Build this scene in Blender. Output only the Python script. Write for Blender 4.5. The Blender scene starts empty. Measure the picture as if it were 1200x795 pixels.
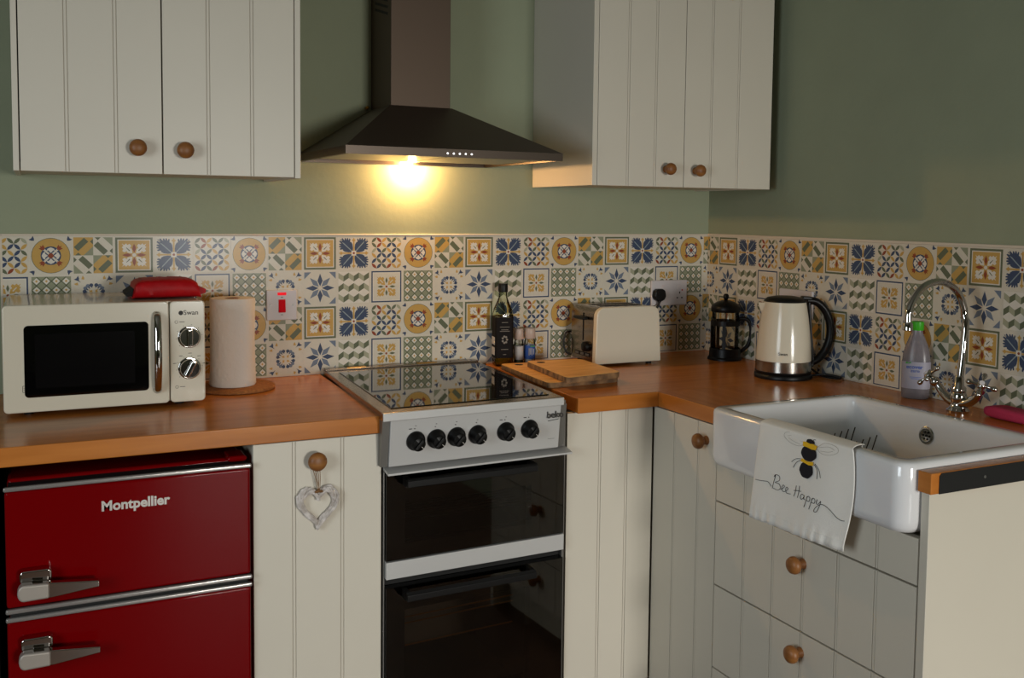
import bpy, bmesh, math, random
from mathutils import Vector, Matrix
random.seed(7)
S = bpy.context.scene
COL = S.collection
PI = math.pi

# ------------------------------------------------------------ camera
cam = bpy.data.cameras.new('camera'); camo = bpy.data.objects.new('camera', cam); COL.objects.link(camo)
def cam_axes(yaw, pit, rol):
    cy, sy, cp, sp = math.cos(yaw), math.sin(yaw), math.cos(pit), math.sin(pit)
    f = Vector((sy*cp, cy*cp, sp)); r = Vector((cy, -sy, 0)); u = r.cross(f)
    cr, sr = math.cos(rol), math.sin(rol)
    return r*cr+u*sr, -r*sr+u*cr, f
r_, u_, f_ = cam_axes(0.45253995, -0.06404025, 0.01075794)
mw_ = Matrix((r_, u_, -f_)).transposed().to_4x4(); mw_.translation = Vector((-2.110252, -2.780507, 1.382559))
camo.matrix_world = mw_
cam.sensor_width = 36; cam.lens = 1150.85/1200*36; cam.shift_y = -74.25/1200; cam.clip_start = .05
S.camera = camo
# ------------------------------------------------------------ world, lights, exposure
S.view_settings.view_transform = 'Standard'; S.view_settings.look = 'None'
S.view_settings.gamma = 1; S.view_settings.use_curve_mapping = False
S.view_settings.exposure = 0.0
W = bpy.data.worlds.new('world'); S.world = W; W.use_nodes = True
W.node_tree.nodes['Background'].inputs[0].default_value = (.55, .65, .8, 1)
W.node_tree.nodes['Background'].inputs[1].default_value = .6
def area(name, loc, target, sx, sy, power, color):
    l = bpy.data.lights.new(name, 'AREA'); l.shape = 'RECTANGLE'; l.size = sx; l.size_y = sy
    l.energy = power; l.color = color
    o = bpy.data.objects.new(name, l); COL.objects.link(o); o.location = loc
    o.rotation_euler = (Vector(target)-Vector(loc)).to_track_quat('-Z', 'Y').to_euler()
    return o
kl = area('window_daylight', (-.56, -7.0, 1.15), (-.55, -.3, -.25), .96, .9, 26, (1, .98, .925)); kl.data.spread = math.radians(66)
area('side_fill_light', (-3.55, -2.3, 1.36), (0, -1.35, .5), .94, 1.02, 26, (.84, .94, 1))  # added cool fill for the drawer and sink fronts, no known source
# hood lamp
hl = bpy.data.lights.new('hood_bulb_light', 'POINT'); hl.energy = 7.5; hl.color = (1, .57, .23); hl.shadow_soft_size = .012
hlo = bpy.data.objects.new('hood_bulb_light', hl); COL.objects.link(hlo); hlo.location = (-1.107, -.038, 1.5215)

# ------------------------------------------------------------ materials
def lin(c):
    if isinstance(c, str):
        c = c.lstrip('#'); c = [int(c[i:i+2], 16)/255 for i in (0, 2, 4)]
    return tuple((x/12.92 if x <= .04045 else ((x+.055)/1.055)**2.4) for x in c)+(1,)
def mat(name, c, rough=.5, metal=0, spec=.5, noise=0, nscale=30, bump=0, bscale=200, coat=0, trans=0, ior=1.45, emit=None, es=0, stretch=None, c2=None, sheen=0, coords='Object', alpha=1, aniso=0):
    m = bpy.data.materials.new(name); m.use_nodes = True; nt = m.node_tree; b = nt.nodes['Principled BSDF']
    I = b.inputs
    I['Base Color'].default_value = lin(c); I['Roughness'].default_value = rough; I['Metallic'].default_value = metal
    I['Specular IOR Level'].default_value = spec; I['Coat Weight'].default_value = coat; I['Coat Roughness'].default_value = .05
    I['Transmission Weight'].default_value = trans; I['IOR'].default_value = ior; I['Alpha'].default_value = alpha
    I['Sheen Weight'].default_value = sheen
    if emit: I['Emission Color'].default_value = lin(emit); I['Emission Strength'].default_value = es
    tc = nt.nodes.new('ShaderNodeTexCoord'); src = tc.outputs[coords]
    if stretch:
        mp = nt.nodes.new('ShaderNodeMapping'); mp.inputs['Scale'].default_value = stretch
        nt.links.new(src, mp.inputs['Vector']); src = mp.outputs[0]
    if noise or c2:
        n = nt.nodes.new('ShaderNodeTexNoise'); n.inputs['Scale'].default_value = nscale; n.inputs['Detail'].default_value = 4
        nt.links.new(src, n.inputs['Vector'])
        rp = nt.nodes.new('ShaderNodeValToRGB'); nt.links.new(n.outputs['Fac'], rp.inputs[0])
        a = lin(c); bb = lin(c2) if c2 else tuple(x*(1-noise) for x in a[:3])+(1,)
        rp.color_ramp.elements[0].position = .32; rp.color_ramp.elements[1].position = .68
        rp.color_ramp.elements[0].color = bb; rp.color_ramp.elements[1].color = a
        nt.links.new(rp.outputs[0], I['Base Color'])
    if bump:
        n = nt.nodes.new('ShaderNodeTexNoise'); n.inputs['Scale'].default_value = bscale; n.inputs['Detail'].default_value = 3
        nt.links.new(src, n.inputs['Vector'])
        bp = nt.nodes.new('ShaderNodeBump'); bp.inputs['Strength'].default_value = bump; bp.inputs['Distance'].default_value = .002
        nt.links.new(n.outputs['Fac'], bp.inputs['Height']); nt.links.new(bp.outputs[0], I['Normal'])
    return m
M = {}
M['sage'] = mat('sage_wall_paint', '#949a80', .75, noise=.05, nscale=6, bump=.25, bscale=60, spec=.3)
M['ceiling'] = mat('ceiling_paint', '#a8a79a', .8)
M['floor'] = mat('terracotta_floor', '#6b4a33', .45, c2='#553724', nscale=8)
M['grout'] = mat('tile_grout', '#d6ccbc', .8, noise=.05)
M['caulk'] = mat('sealant', '#d0c3b0', .6)
tilecols = dict(cream='#cfc7b6', white='#d8d1c4', navy='#444f66', slate='#717b8a', dgreen='#666b55', mgreen='#8d9077', lgreen='#a3a289', ochre='#c09a56', rust='#8f4a34', taupe='#b0a48c', veins='#8b979a')
TM = [mat('tile_print_'+k, v, .2, noise=.05, nscale=90, spec=.12) for k, v in tilecols.items()]
TI = {k: i for i, k in enumerate(tilecols)}
M['cream_paint'] = mat('cream_cabinet_paint', '#d3cbbb', .38, noise=.02, nscale=5, spec=.45)
M['carcass'] = mat('cream_carcass', '#c8bfac', .5)
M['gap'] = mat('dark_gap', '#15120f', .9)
M['wood_x'] = mat('beech_worktop_lengthwise', '#c27733', .24, c2='#ab6424', nscale=2.2, stretch=(1.2, 14, 14), bump=.015, bscale=8, spec=.42)
M['wood_y'] = mat('beech_worktop_crosswise', '#c27733', .24, c2='#ab6424', nscale=2.2, stretch=(14, 1.2, 14), bump=.015, bscale=8, spec=.42)
M['knob'] = mat('turned_oak', '#94612f', .45, c2='#7a4a22', nscale=14, stretch=(1, 1, 6))
M['board'] = mat('chopping_board_wood', '#ecb76c', .5, c2='#cf9348', nscale=6, stretch=(2, 16, 8))
M['bark'] = mat('dark_board_edge', '#94704a', .8, c2='#4a3524', nscale=14, stretch=(2, 5, 2))
M['cork'] = mat('cork', '#a66a34', .9, c2='#7d4a22', nscale=120, bump=.5)
M['steel'] = mat('brushed_steel', '#8a8078', .36, metal=1, bump=.06, bscale=40, stretch=(1, 1, 60))
M['hoodsteel'] = mat('dark_brushed_steel', '#5f5146', .5, metal=.9, bump=.03, bscale=30, stretch=(1, 60, 60))
M['silver'] = mat('silver_enamel', '#c2c0bd', .36, metal=.2, spec=.5)
M['silver_dark'] = mat('grey_metal_trim', '#7b7873', .4, metal=.6)
M['chrome'] = mat('chrome', '#bdb9b5', .05, metal=1)
M['blackglass'] = mat('black_glass', '#050505', .03, spec=.6, coat=.3)
M['black'] = mat('black_plastic', '#0b0a0a', .4, spec=.3)
M['blackmatt'] = mat('matt_black', '#0d0c0b', .7)
M['cavity'] = mat('oven_interior', '#3a322c', .7)
M['red'] = mat('red_enamel', '#6e0205', .06, spec=.12)
M['cream_gloss'] = mat('cream_gloss_enamel', '#cfc6b2', .14, spec=.45)
M['cream_text'] = mat('dark_print', '#2a2622', .6)
M['silver_text'] = mat('silver_letter', '#bfb9b2', .35, metal=.4)
M['white_plastic'] = mat('white_plastic', '#c9c3c3', .4, spec=.2)
M['red_rocker'] = mat('red_rocker_plastic', '#b40e1a', .6, spec=.05, emit='#ff1020', es=.06)
M['red_neon'] = mat('red_neon_indicator', '#d8222a', .6, spec=.05, emit='#ff2030', es=.45)
M['paper'] = mat('paper_towel', '#d8cdc2', .9, bump=.8, bscale=90)
M['pack'] = mat('red_packet_film', '#a80a12', .5, spec=.2, noise=.25, nscale=14, bump=.5, bscale=25)
M['packlabel'] = mat('dusty_red_label', '#8a3a34', .6, spec=.2, noise=.2, nscale=30)
M['ceramic'] = mat('white_fireclay', '#dddcdc', .12, coat=.5, spec=.5)
M['towel'] = mat('white_cotton', '#f0ece4', .95, bump=.4, bscale=500, sheen=.2)
M['ink'] = mat('printed_ink', '#34302e', .9)
M['beeblack'] = mat('bee_black_print', '#17171f', .9)
M['beeyellow'] = mat('bee_yellow_print', '#edbb20', .9)
M['wingink'] = mat('wing_print', '#b3aca2', .9)
M['wicker'] = mat('whitewashed_twig', '#dcd4ce', .85, c2='#a89d94', nscale=60)
M['twine'] = mat('brown_twine', '#7d5834', .9)
M['glass'] = mat('clear_glass', '#f4f7f4', .02, trans=1, ior=1.45)
M['bottleglass'] = mat('bottle_glass', '#cfd8b8', .03, trans=1, ior=1.3)
M['oil'] = mat('oil', '#b98612', .05, trans=.8, ior=1.3)
M['label_dark'] = mat('dark_label', '#140f0d', .7, spec=.2)
M['label_white'] = mat('white_label', '#b9b2ab', .6)
M['label_blue'] = mat('blue_label', '#2b4f95', .5)
M['label_green'] = mat('green_print', '#3f8f3a', .5)
M['pink_cap'] = mat('pale_cap', '#cdb6a6', .35, trans=.2)
M['salt'] = mat('white_grains', '#b8b0a8', .9)
M['spice'] = mat('green_grains', '#5c6044', .9, noise=.5, nscale=300)
M['soap_plastic'] = mat('cloudy_plastic', '#a09aa0', .25, trans=.6, ior=1.3)
M['soap_label'] = mat('lilac_label', '#98949f', .5)
M['print_blue'] = mat('blue_print', '#4a61a8', .5)
M['green_cap'] = mat('green_cap', '#3aa31c', .35)
M['pink_cloth'] = mat('pink_cloth', '#b02c4e', .9, bump=.6, bscale=300)
M['amber'] = mat('amber_streak_steel', '#8a5a20', .3, metal=.9)  # rail colour carries the amber glow streaks of the lower oven glass
M['aluminium'] = mat('aluminium_filter', '#a59c90', .35, metal=.9)
M['lens'] = mat('frosted_lens', '#fff0d0', .4, emit='#ffb860', es=12)
M['led'] = mat('white_led', '#ffffff', .4, emit='#ffffff', es=2.5)
M['brass'] = mat('brass', '#a9782a', .3, metal=1)
M['cable'] = mat('black_cable', '#0e0d0d', .5)
def smoked():
    m = bpy.data.materials.new('smoked_oven_glass'); m.use_nodes = True; nt = m.node_tree
    for n in list(nt.nodes): nt.nodes.remove(n)
    out = nt.nodes.new('ShaderNodeOutputMaterial'); mx = nt.nodes.new('ShaderNodeMixShader')
    t = nt.nodes.new('ShaderNodeBsdfTransparent'); t.inputs[0].default_value = (.72, .68, .62, 1)
    g = nt.nodes.new('ShaderNodeBsdfGlossy'); g.inputs['Roughness'].default_value = .03
    fr = nt.nodes.new('ShaderNodeFresnel'); fr.inputs[0].default_value = 1.55
    nt.links.new(fr.outputs[0], mx.inputs[0]); nt.links.new(t.outputs[0], mx.inputs[1]); nt.links.new(g.outputs[0], mx.inputs[2])
    nt.links.new(mx.outputs[0], out.inputs[0]); return m
M['nose'] = mat('pale_brushed_metal', '#a39a90', .4, metal=.35)
M['hobsteel'] = mat('hob_trim_steel', '#a3978b', .22, metal=1)
M['smoked'] = smoked()
def thin_glass(name, tint):
    m = bpy.data.materials.new(name); m.use_nodes = True; nt = m.node_tree
    for n in list(nt.nodes): nt.nodes.remove(n)
    out = nt.nodes.new('ShaderNodeOutputMaterial'); mx = nt.nodes.new('ShaderNodeMixShader')
    t = nt.nodes.new('ShaderNodeBsdfTransparent'); t.inputs[0].default_value = (*tint, 1)
    g = nt.nodes.new('ShaderNodeBsdfGlossy'); g.inputs['Roughness'].default_value = .04
    lw = nt.nodes.new('ShaderNodeLayerWeight'); lw.inputs[0].default_value = .25
    nt.links.new(lw.outputs['Fresnel'], mx.inputs[0]); nt.links.new(t.outputs[0], mx.inputs[1]); nt.links.new(g.outputs[0], mx.inputs[2])
    nt.links.new(mx.outputs[0], out.inputs[0]); return m
M['glass'] = thin_glass('thin_clear_glass', (.93, .94, .92))
M['bottleglass'] = thin_glass('thin_green_glass', (.88, .9, .76))

# ------------------------------------------------------------ mesh helpers
ROOT = {}
class MB:
    def __init__(s): s.bm = bmesh.new(); s.mi = 0
    def face(s, pts):
        vs = [s.bm.verts.new(p) for p in pts]
        f = s.bm.faces.new(vs); f.material_index = s.mi; return f
    def box(s, x0, x1, y0, y1, z0, z1):
        x0, x1 = min(x0, x1), max(x0, x1); y0, y1 = min(y0, y1), max(y0, y1); z0, z1 = min(z0, z1), max(z0, z1)
        v = [s.bm.verts.new((x, y, z)) for z in (z0, z1) for y in (y0, y1) for x in (x0, x1)]
        for q in ((0, 2, 3, 1), (4, 5, 7, 6), (0, 1, 5, 4), (2, 6, 7, 3), (0, 4, 6, 2), (1, 3, 7, 5)):
            f = s.bm.faces.new([v[i] for i in q]); f.material_index = s.mi
        return s
    def prism(s, pts, axis, a, b):
        """polygon pts (2D) extruded along axis from a to b"""
        def P(p, t):
            if axis == 'x': return (t, p[0], p[1])
            if axis == 'y': return (p[0], t, p[1])
            return (p[0], p[1], t)
        A = [s.bm.verts.new(P(p, a)) for p in pts]; B = [s.bm.verts.new(P(p, b)) for p in pts]
        n = len(pts)
        fs = [s.bm.faces.new(A[::-1]), s.bm.faces.new(B)]
        for i in range(n): fs.append(s.bm.faces.new([A[i], A[(i+1) % n], B[(i+1) % n], B[i]]))
        for f in fs: f.material_index = s.mi
        return s
    def rings(s, rs, cap0=True, cap1=True, closed=True):
        V = [[s.bm.verts.new(p) for p in r] for r in rs]
        n = len(V[0])
        for a, b in zip(V[:-1], V[1:]):
            for i in range(n if closed else n-1):
                f = s.bm.faces.new([a[i], a[(i+1) % n], b[(i+1) % n], b[i]]); f.material_index = s.mi
        if cap0: f = s.bm.faces.new(V[0][::-1]); f.material_index = s.mi
        if cap1: f = s.bm.faces.new(V[-1]); f.material_index = s.mi
        return s
    def lathe(s, prof, c=(0, 0, 0), d=(0, 0, 1), n=32, cap0=True, cap1=True):
        """prof: (r, h) list along direction d from c"""
        q = Vector((0, 0, 1)).rotation_difference(Vector(d).normalized()); c = Vector(c)
        rs = []
        for r, h in prof:
            r = max(r, 1e-4)
            rs.append([c + q @ Vector((r*math.cos(2*PI*i/n), r*math.sin(2*PI*i/n), h)) for i in range(n)])
        return s.rings(rs, cap0, cap1)
    def tube(s, pts, r, n=10, caps=True, flat=None):
        pts = [Vector(p) for p in pts]
        rad = r if isinstance(r, (list, tuple)) else [r]*len(pts)
        rs = []; up = None
        for i, p in enumerate(pts):
            t = (pts[min(i+1, len(pts)-1)]-pts[max(i-1, 0)]).normalized()
            if up is None:
                up = Vector((0, 0, 1)) if abs(t.z) < .9 else Vector((1, 0, 0))
            a = t.cross(up).normalized(); up = a.cross(t).normalized()
            fa, fb = flat or (1, 1)
            rs.append([p + a*math.cos(2*PI*k/n)*rad[i]*fa + up*math.sin(2*PI*k/n)*rad[i]*fb for k in range(n)])
        return s.rings(rs, caps, caps)
    def ball(s, c, r, n=12):
        return s.lathe([(r*math.sin(PI*i/8), -r*math.cos(PI*i/8)) for i in range(9)], c, n=n)
    def shear(s, fn):
        for v in s.bm.verts: v.co = Vector(fn(*v.co))
        return s
def rrect(x0, x1, y0, y1, r, z, n=5):
    o = []
    for cx, cy, a0 in ((x1-r, y1-r, 0), (x0+r, y1-r, PI/2), (x0+r, y0+r, PI), (x1-r, y0+r, 1.5*PI)):
        for i in range(n+1):
            a = a0+PI/2*i/n; o.append((cx+r*math.cos(a), cy+r*math.sin(a), z))
    return o
def rr2(a0, a1, b0, b1, r, n=5):
    return [(p[0], p[1]) for p in rrect(a0, a1, b0, b1, r, 0, n)]
def catmull(pts, k=6):
    P = [Vector(p) for p in pts]; P = [2*P[0]-P[1]]+P+[2*P[-1]-P[-2]]; o = []
    for i in range(1, len(P)-2):
        for j in range(k):
            t = j/k
            o.append(.5*((2*P[i])+(-P[i-1]+P[i+1])*t+(2*P[i-1]-5*P[i]+4*P[i+1]-P[i+2])*t*t+(-P[i-1]+3*P[i]-3*P[i+1]+P[i+2])*t**3))
    o.append(P[-2]); return o
SHEAR = None
def obj(name, mb, m, parent=None, smooth=False, bevel=0, local=False, label=None, seg=2):
    if SHEAR: mb.shear(SHEAR)
    bmesh.ops.recalc_face_normals(mb.bm, faces=mb.bm.faces) if not getattr(mb, 'keepn', False) else None
    inv = None
    if parent is not None and parent.name in ROOT:
        R = ROOT[parent.name]
        if not local: mb.bm.transform(R.inverted())
    me = bpy.data.meshes.new(name); mb.bm.to_mesh(me); mb.bm.free()
    for mm in (m if isinstance(m, list) else [m]): me.materials.append(mm)
    if smooth: me.shade_smooth() if hasattr(me, 'shade_smooth') else None
    o = bpy.data.objects.new(name, me); COL.objects.link(o)
    if parent is not None:
        o.parent = parent
        if parent.name in ROOT: ROOT[o.name] = ROOT[parent.name]
    if bevel:
        b = o.modifiers.new('bevel', 'BEVEL'); b.width = bevel; b.segments = seg; b.limit_method = 'ANGLE'; b.angle_limit = .6
        if not smooth: me.shade_smooth()
        b.harden_normals = True
    elif smooth == 'auto':
        me.shade_smooth()
        me.set_sharp_from_angle(angle=.7)
    if smooth and smooth != 'auto' and not bevel: me.set_sharp_from_angle(angle=.9)
    if label: o['label'] = label
    return o
def thing(name, label, cat, loc=(0, 0, 0), rz=0, group=None):
    o = bpy.data.objects.new(name, None); COL.objects.link(o); o.empty_display_size = .05
    o.location = loc; o.rotation_euler = (0, 0, rz); o['label'] = label; o['category'] = cat
    if group: o['group'] = group
    ROOT[o.name] = Matrix.Translation(loc) @ Matrix.Rotation(rz, 4, 'Z')
    return o
def tag(o, label, cat, group=None):
    o['label'] = label; o['category'] = cat
    if group: o['group'] = group
    return o
def text(name, body, size, mtx, m, parent, ext=.0003, bold=0, shear=0, align='CENTER', label=None, local=False):
    cu = bpy.data.curves.new(name, 'FONT'); cu.body = body; cu.size = size; cu.extrude = ext; cu.align_x = align; cu.align_y = 'CENTER'
    cu.offset = bold; cu.shear = shear; cu.resolution_u = 3
    t = bpy.data.objects.new(name+'_tmp', cu); COL.objects.link(t)
    dg = bpy.context.evaluated_depsgraph_get(); me = bpy.data.meshes.new_from_object(t.evaluated_get(dg))
    bpy.data.objects.remove(t); me.name = name
    if parent.name in ROOT and not local: mtx = ROOT[parent.name].inverted() @ mtx
    me.transform(mtx)
    me.materials.clear(); me.materials.append(m)
    o = bpy.data.objects.new(name, me); COL.objects.link(o); o.parent = parent
    if parent.name in ROOT: ROOT[o.name] = ROOT[parent.name]
    if label: o['label'] = label
    return o
def face_y(x, y, z, rot=0, tilt=0):   # text plane facing -y
    return Matrix.Translation((x, y, z)) @ Matrix.Rotation(rot, 4, 'Z') @ Matrix.Rotation(PI/2+tilt, 4, 'X')
def struct(name, mb, m, **k):
    o = obj(name, mb, m, **k); o['kind'] = 'structure'; return o

# ------------------------------------------------------------ room shell
XL, YF, H = -3.6, -7.05, 2.5
wall_back = struct('wall_back', MB().box(XL, .1, 0, .1, 0, H), M['sage'])
wall_right = struct('wall_right', MB().box(0, .1, YF, 0, 0, H), M['sage'])
m = MB(); m.box(XL-.1, XL, YF, .1, 0, .85).box(XL-.1, XL, YF, .1, 1.87, H).box(XL-.1, XL, YF, -2.77, .85, 1.87).box(XL-.1, XL, -1.83, .1, .85, 1.87)
struct('wall_left', m, M['sage'])
m = MB(); m.box(XL-.1, .1, YF-.1, YF, 0, .68).box(XL-.1, .1, YF-.1, YF, 1.62, H).box(XL-.1, -1.08, YF-.1, YF, .68, 1.62).box(-.04, .1, YF-.1, YF, .68, 1.62)
struct('wall_front', m, M['sage'])
struct('floor', MB().box(XL-.1, .1, YF-.1, .1, -.1, 0), M['floor'])
struct('ceiling', MB().box(XL-.1, .1, YF-.1, .1, H, H+.1), M['ceiling'])
m = MB(); m.box(-1.08, -1.05, YF-.08, YF-.02, .68, 1.62).box(-.07, -.04, YF-.08, YF-.02, .68, 1.62).box(-1.05, -.07, YF-.08, YF-.02, .68, .71).box(-1.05, -.07, YF-.08, YF-.02, 1.59, 1.62)
struct('window_1', m, M['ceiling'])

# ------------------------------------------------------------ printed tiles
TS, J = .1, .0004
def circ(cx, cy, r, n=20, a0=0): return [(cx+r*math.cos(a0+2*PI*i/n), cy+r*math.sin(a0+2*PI*i/n)) for i in range(n)]
def sq(cx, cy, h, h2=None): h2 = h2 or h; return [(cx-h, cy-h2), (cx+h, cy-h2), (cx+h, cy+h2), (cx-h, cy+h2)]
def rot(p, a, c=(.5, .5)):
    ca, sa = math.cos(a), math.sin(a)
    return [(c[0]+(x-c[0])*ca-(y-c[1])*sa, c[1]+(x-c[0])*sa+(y-c[1])*ca) for x, y in p]
def lens(a, b, w=.3, n=4):
    ax, ay = a; bx, by = b; dx, dy = bx-ax, by-ay; o = []
    for i in range(n+1):
        t = i/n; h = w*4*t*(1-t)*.5; o.append((ax+dx*t-dy*h, ay+dy*t+dx*h))
    for i in range(n-1, 0, -1):
        t = i/n; h = -w*4*t*(1-t)*.5; o.append((ax+dx*t-dy*h, ay+dy*t+dx*h))
    return o
def pat_circles():
    L = []; rr = random.Random(3); cs = ['navy', 'dgreen', 'ochre', 'rust', 'navy', 'lgreen', 'ochre', 'dgreen', 'navy']
    g = .92/6
    for i in range(6):
        for j in range(6):
            x0, y0 = .04+g*i, .04+g*j; e = .001
            if (i+j) % 2 == 1: a, b = (x0+e, y0+e), (x0+g-e, y0+g-e)
            else: a, b = (x0+e, y0+g-e), (x0+g-e, y0+e)
            if (i+j) % 2 == 1 and (i % 2 == 0) == (j % 2 == 0): pass
            L.append((0, rr.choice(cs), lens(a, b, .4)))
    return L
def pat_roundel():
    L = [(0, 'dgreen', circ(.5, .5, .455, 28)), (1, 'ochre', circ(.5, .5, .442, 28)), (2, 'navy', circ(.5, .5, .24, 20))]
    for k in range(4):
        a = k*PI/2
        L.append((4, 'white', rot([(.5, .57), (.555, .635), (.6, .63), (.575, .68), (.5, .715), (.425, .68), (.4, .63), (.445, .635)], a)))
        b = a+PI/4
        L.append((5, 'cream', rot([(.475, .5), (.525, .5), (.525, .76), (.475, .76)], b)))
        L.append((6, 'rust', rot([(.5, .71), (.55, .75), (.57, .83), (.52, .81), (.5, .86), (.48, .81), (.43, .83), (.45, .75)], b)))
        L.append((0, 'navy', rot([(.5, 1.04), (.54, 1.08), (.57, 1.15), (.5, 1.13), (.43, 1.15), (.46, 1.08)], b)))
    L.append((7, 'rust', circ(.5, .5, .065, 12))); return L
def pat_stripes():
    L = []
    def quad(ox, oy, ang, yellow):
        q = .47
        def T(p): return [(ox+x*q, oy+y*q) for x, y in rot(p, ang)]
        L.append((0, 'ochre' if yellow else 'cream', T([(0, 0), (1, 0), (1, 1), (0, 1)])))
        L.append((1, 'dgreen', T([(.02, .46), (.24, .24), (.76, .76), (.54, .98)])))
        L.append((1, 'mgreen', T([(.5, 0), (1, 0), (1, .5)])))
        L.append((1, 'dgreen', T([(.08, 0), (.4, 0), (.24, .16)])))
        L.append((1, 'dgreen', T([(1, .92), (1, .6), (.84, .76)])))
    quad(.03, .5, 0, True); quad(.5, .5, PI/2, False); quad(.03, .03, -PI/2, False); quad(.5, .03, PI, True)
    L2 = []
    for z, c, p in L:
        L2.append((z, c, p))
    return L2
def blob(a, s=1):
    p = [(.54, .54), (.66, .56), (.68, .6), (.74, .57), (.79, .61), (.76, .66), (.8, .7), (.76, .74), (.8, .8), (.74, .76), (.7, .8), (.66, .76), (.61, .79), (.57, .74), (.6, .68), (.56, .66)]
    return rot([(.5+(x-.5)*s, .5+(y-.5)*s) for x, y in p], a)
def drop(a, r0, r1, w): return rot([(.5, .5+r0), (.5+w, .5+r0+(r1-r0)*.4), (.5+w*.8, .5+r0+(r1-r0)*.65), (.5, .5+r1), (.5-w*.8, .5+r0+(r1-r0)*.65), (.5-w, .5+r0+(r1-r0)*.4)], a)
def pat_framed_yellow():
    L = [(0, 'dgreen', sq(.5, .5, .465)), (1, 'white', sq(.5, .5, .41)), (2, 'ochre', sq(.5, .5, .385))]
    for k in range(4):
        a = k*PI/2
        L.append((3, 'white', blob(a, 1.02))); L.append((4, 'rust', drop(a, .06, .3, .045)))
        L.append((4, 'dgreen', rot([(.6, .62), (.62, .6), (.7, .69), (.69, .7)], a)))
    L.append((5, 'white', circ(.5, .5, .05, 10))); return L
def pat_blue_flower():
    L = []
    for k in range(4):
        a = k*PI/2
        h_ = [(.56, .53), (.66, .525), (.76, .54), (.82, .575), (.83, .61), (.91, .6), (.93, .63), (.87, .655), (.94, .675), (.94, .705), (.88, .715), (.94, .745), (.93, .775), (.87, .775), (.94, .84), (.915, .87), (.85, .835), (.9, .915)]; p = [(.53, .53)]+h_+[(b_, a_) for a_, b_ in h_[::-1]]
        L.append((0, 'navy', rot(p, a)))
        L.append((1, 'veins', rot([(.56, .58), (.58, .56), (.8, .8), (.82, .86), (.78, .82)], a)))
        L.append((2, 'ochre', rot([(.478, .55), (.522, .55), (.522, .84), (.56, .88), (.53, .9), (.5, .95), (.47, .9), (.44, .88), (.48, .84)], a)))
    L += [(3, 'white', sq(.5, .5, .07)), (4, 'rust', circ(.5, .5, .035, 8))]; return L
def pat_framed_navy():
    L = [(0, 'navy', sq(.5, .5, .465)), (1, 'white', sq(.5, .5, .425)), (2, 'cream', sq(.5, .5, .4))]
    for k in range(4):
        a = k*PI/2
        L.append((3, 'ochre', blob(a, 1.0))); L.append((4, 'cream', rot([(.6, .62), (.62, .6), (.71, .69), (.69, .71)], a)))
        L.append((4, 'dgreen', drop(a, .09, .28, .035)))
    L.append((5, 'rust', circ(.5, .5, .035, 8))); return L
def pat_lattice():
    L = [(0, 'mgreen', sq(.5, .5, .46))]; g = .92/4
    for i in range(-3, 5):
        x = .04+g*(i+.5); w = .016
        for fl in (0, 1):
            pts = [(x-w, .04), (x+w, .04), (x+.92+w, .96), (x+.92-w, .96)]
            c = []
            def clipx(P, lo, hi):
                for side in (0, 1):
                    o = []
                    for q in range(len(P)):
                        a, b = P[q], P[(q+1) % len(P)]
                        ia = a[0] >= lo if side == 0 else a[0] <= hi; ib = b[0] >= lo if side == 0 else b[0] <= hi
                        e = lo if side == 0 else hi
                        if ia: o.append(a)
                        if ia != ib:
                            t = (e-a[0])/(b[0]-a[0]); o.append((e, a[1]+(b[1]-a[1])*t))
                    P = o
                    if not P: return P
                return P
            pts = clipx(pts, .04, .96)
            if len(pts) > 2:
                if fl: pts = [(1-a, b) for a, b in pts][::-1]
                L.append((1, 'dgreen', pts))
    for i in range(4):
        for j in range(4):
            cx, cy = .04+g*(i+.5), .04+g*(j+.5)
            L.append((2, 'white', circ(cx, cy, .086, 4))); L.append((3, 'ochre', circ(cx, cy, .034, 4)))
    return L
def pat_ring_flower():
    L = []
    for k in range(4):
        a = k*PI/2
        for b in (-.52, -.17, .17, .52):
            c = rot([(.5, .73+(.02 if abs(b) < .3 else 0))], a+PI/4+b)[0]
            L.append((0, 'slate' if abs(b) < .3 else 'navy', circ(c[0], c[1], .05, 8)))
            L.append((0.5, 'navy', rot([(.49, .66), (.51, .66), (.52, .72), (.48, .72)], a+PI/4+b)))
        L.append((1, 'ochre', rot([(.53, .53), (.6, .54), (.58, .58), (.62, .62), (.54, .6)], a)))
        L.append((1, 'navy', rot([(.5, 1.0), (.54, 1.03), (.57, 1.1), (.5, 1.08), (.43, 1.1), (.46, 1.03), (.48, .97), (.49, .92)], a+PI/4)))
        for s_ in (-1, 1):
            L.append((1, 'ochre', rot([(.5+.1*s_, .92), (.5+.14*s_, .96), (.5+.15*s_, 1.02), (.5+.1*s_, 1.0), (.5+.06*s_, .98)][::s_], a+PI/4)))
    return L
def pat_star():
    L = []
    for k in range(8):
        a = k*PI/4; R = .42 if k % 2 == 0 else .42
        L.append((0, 'navy' if k % 2 == 0 else 'slate', rot([(.5, .55), (.5+.075, .5+.21), (.5, .5+R), (.5-.075, .5+.21)], a)))
    for x, y, sx, sy in ((.04, .04, 1, 1), (.96, .04, -1, 1), (.96, .96, -1, -1), (.04, .96, 1, -1)):
        p = [(x, y), (x+.2*sx, y), (x, y+.2*sy)]
        L.append((0, 'slate', p if sx*sy > 0 else p[::-1]))
    return L
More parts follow.
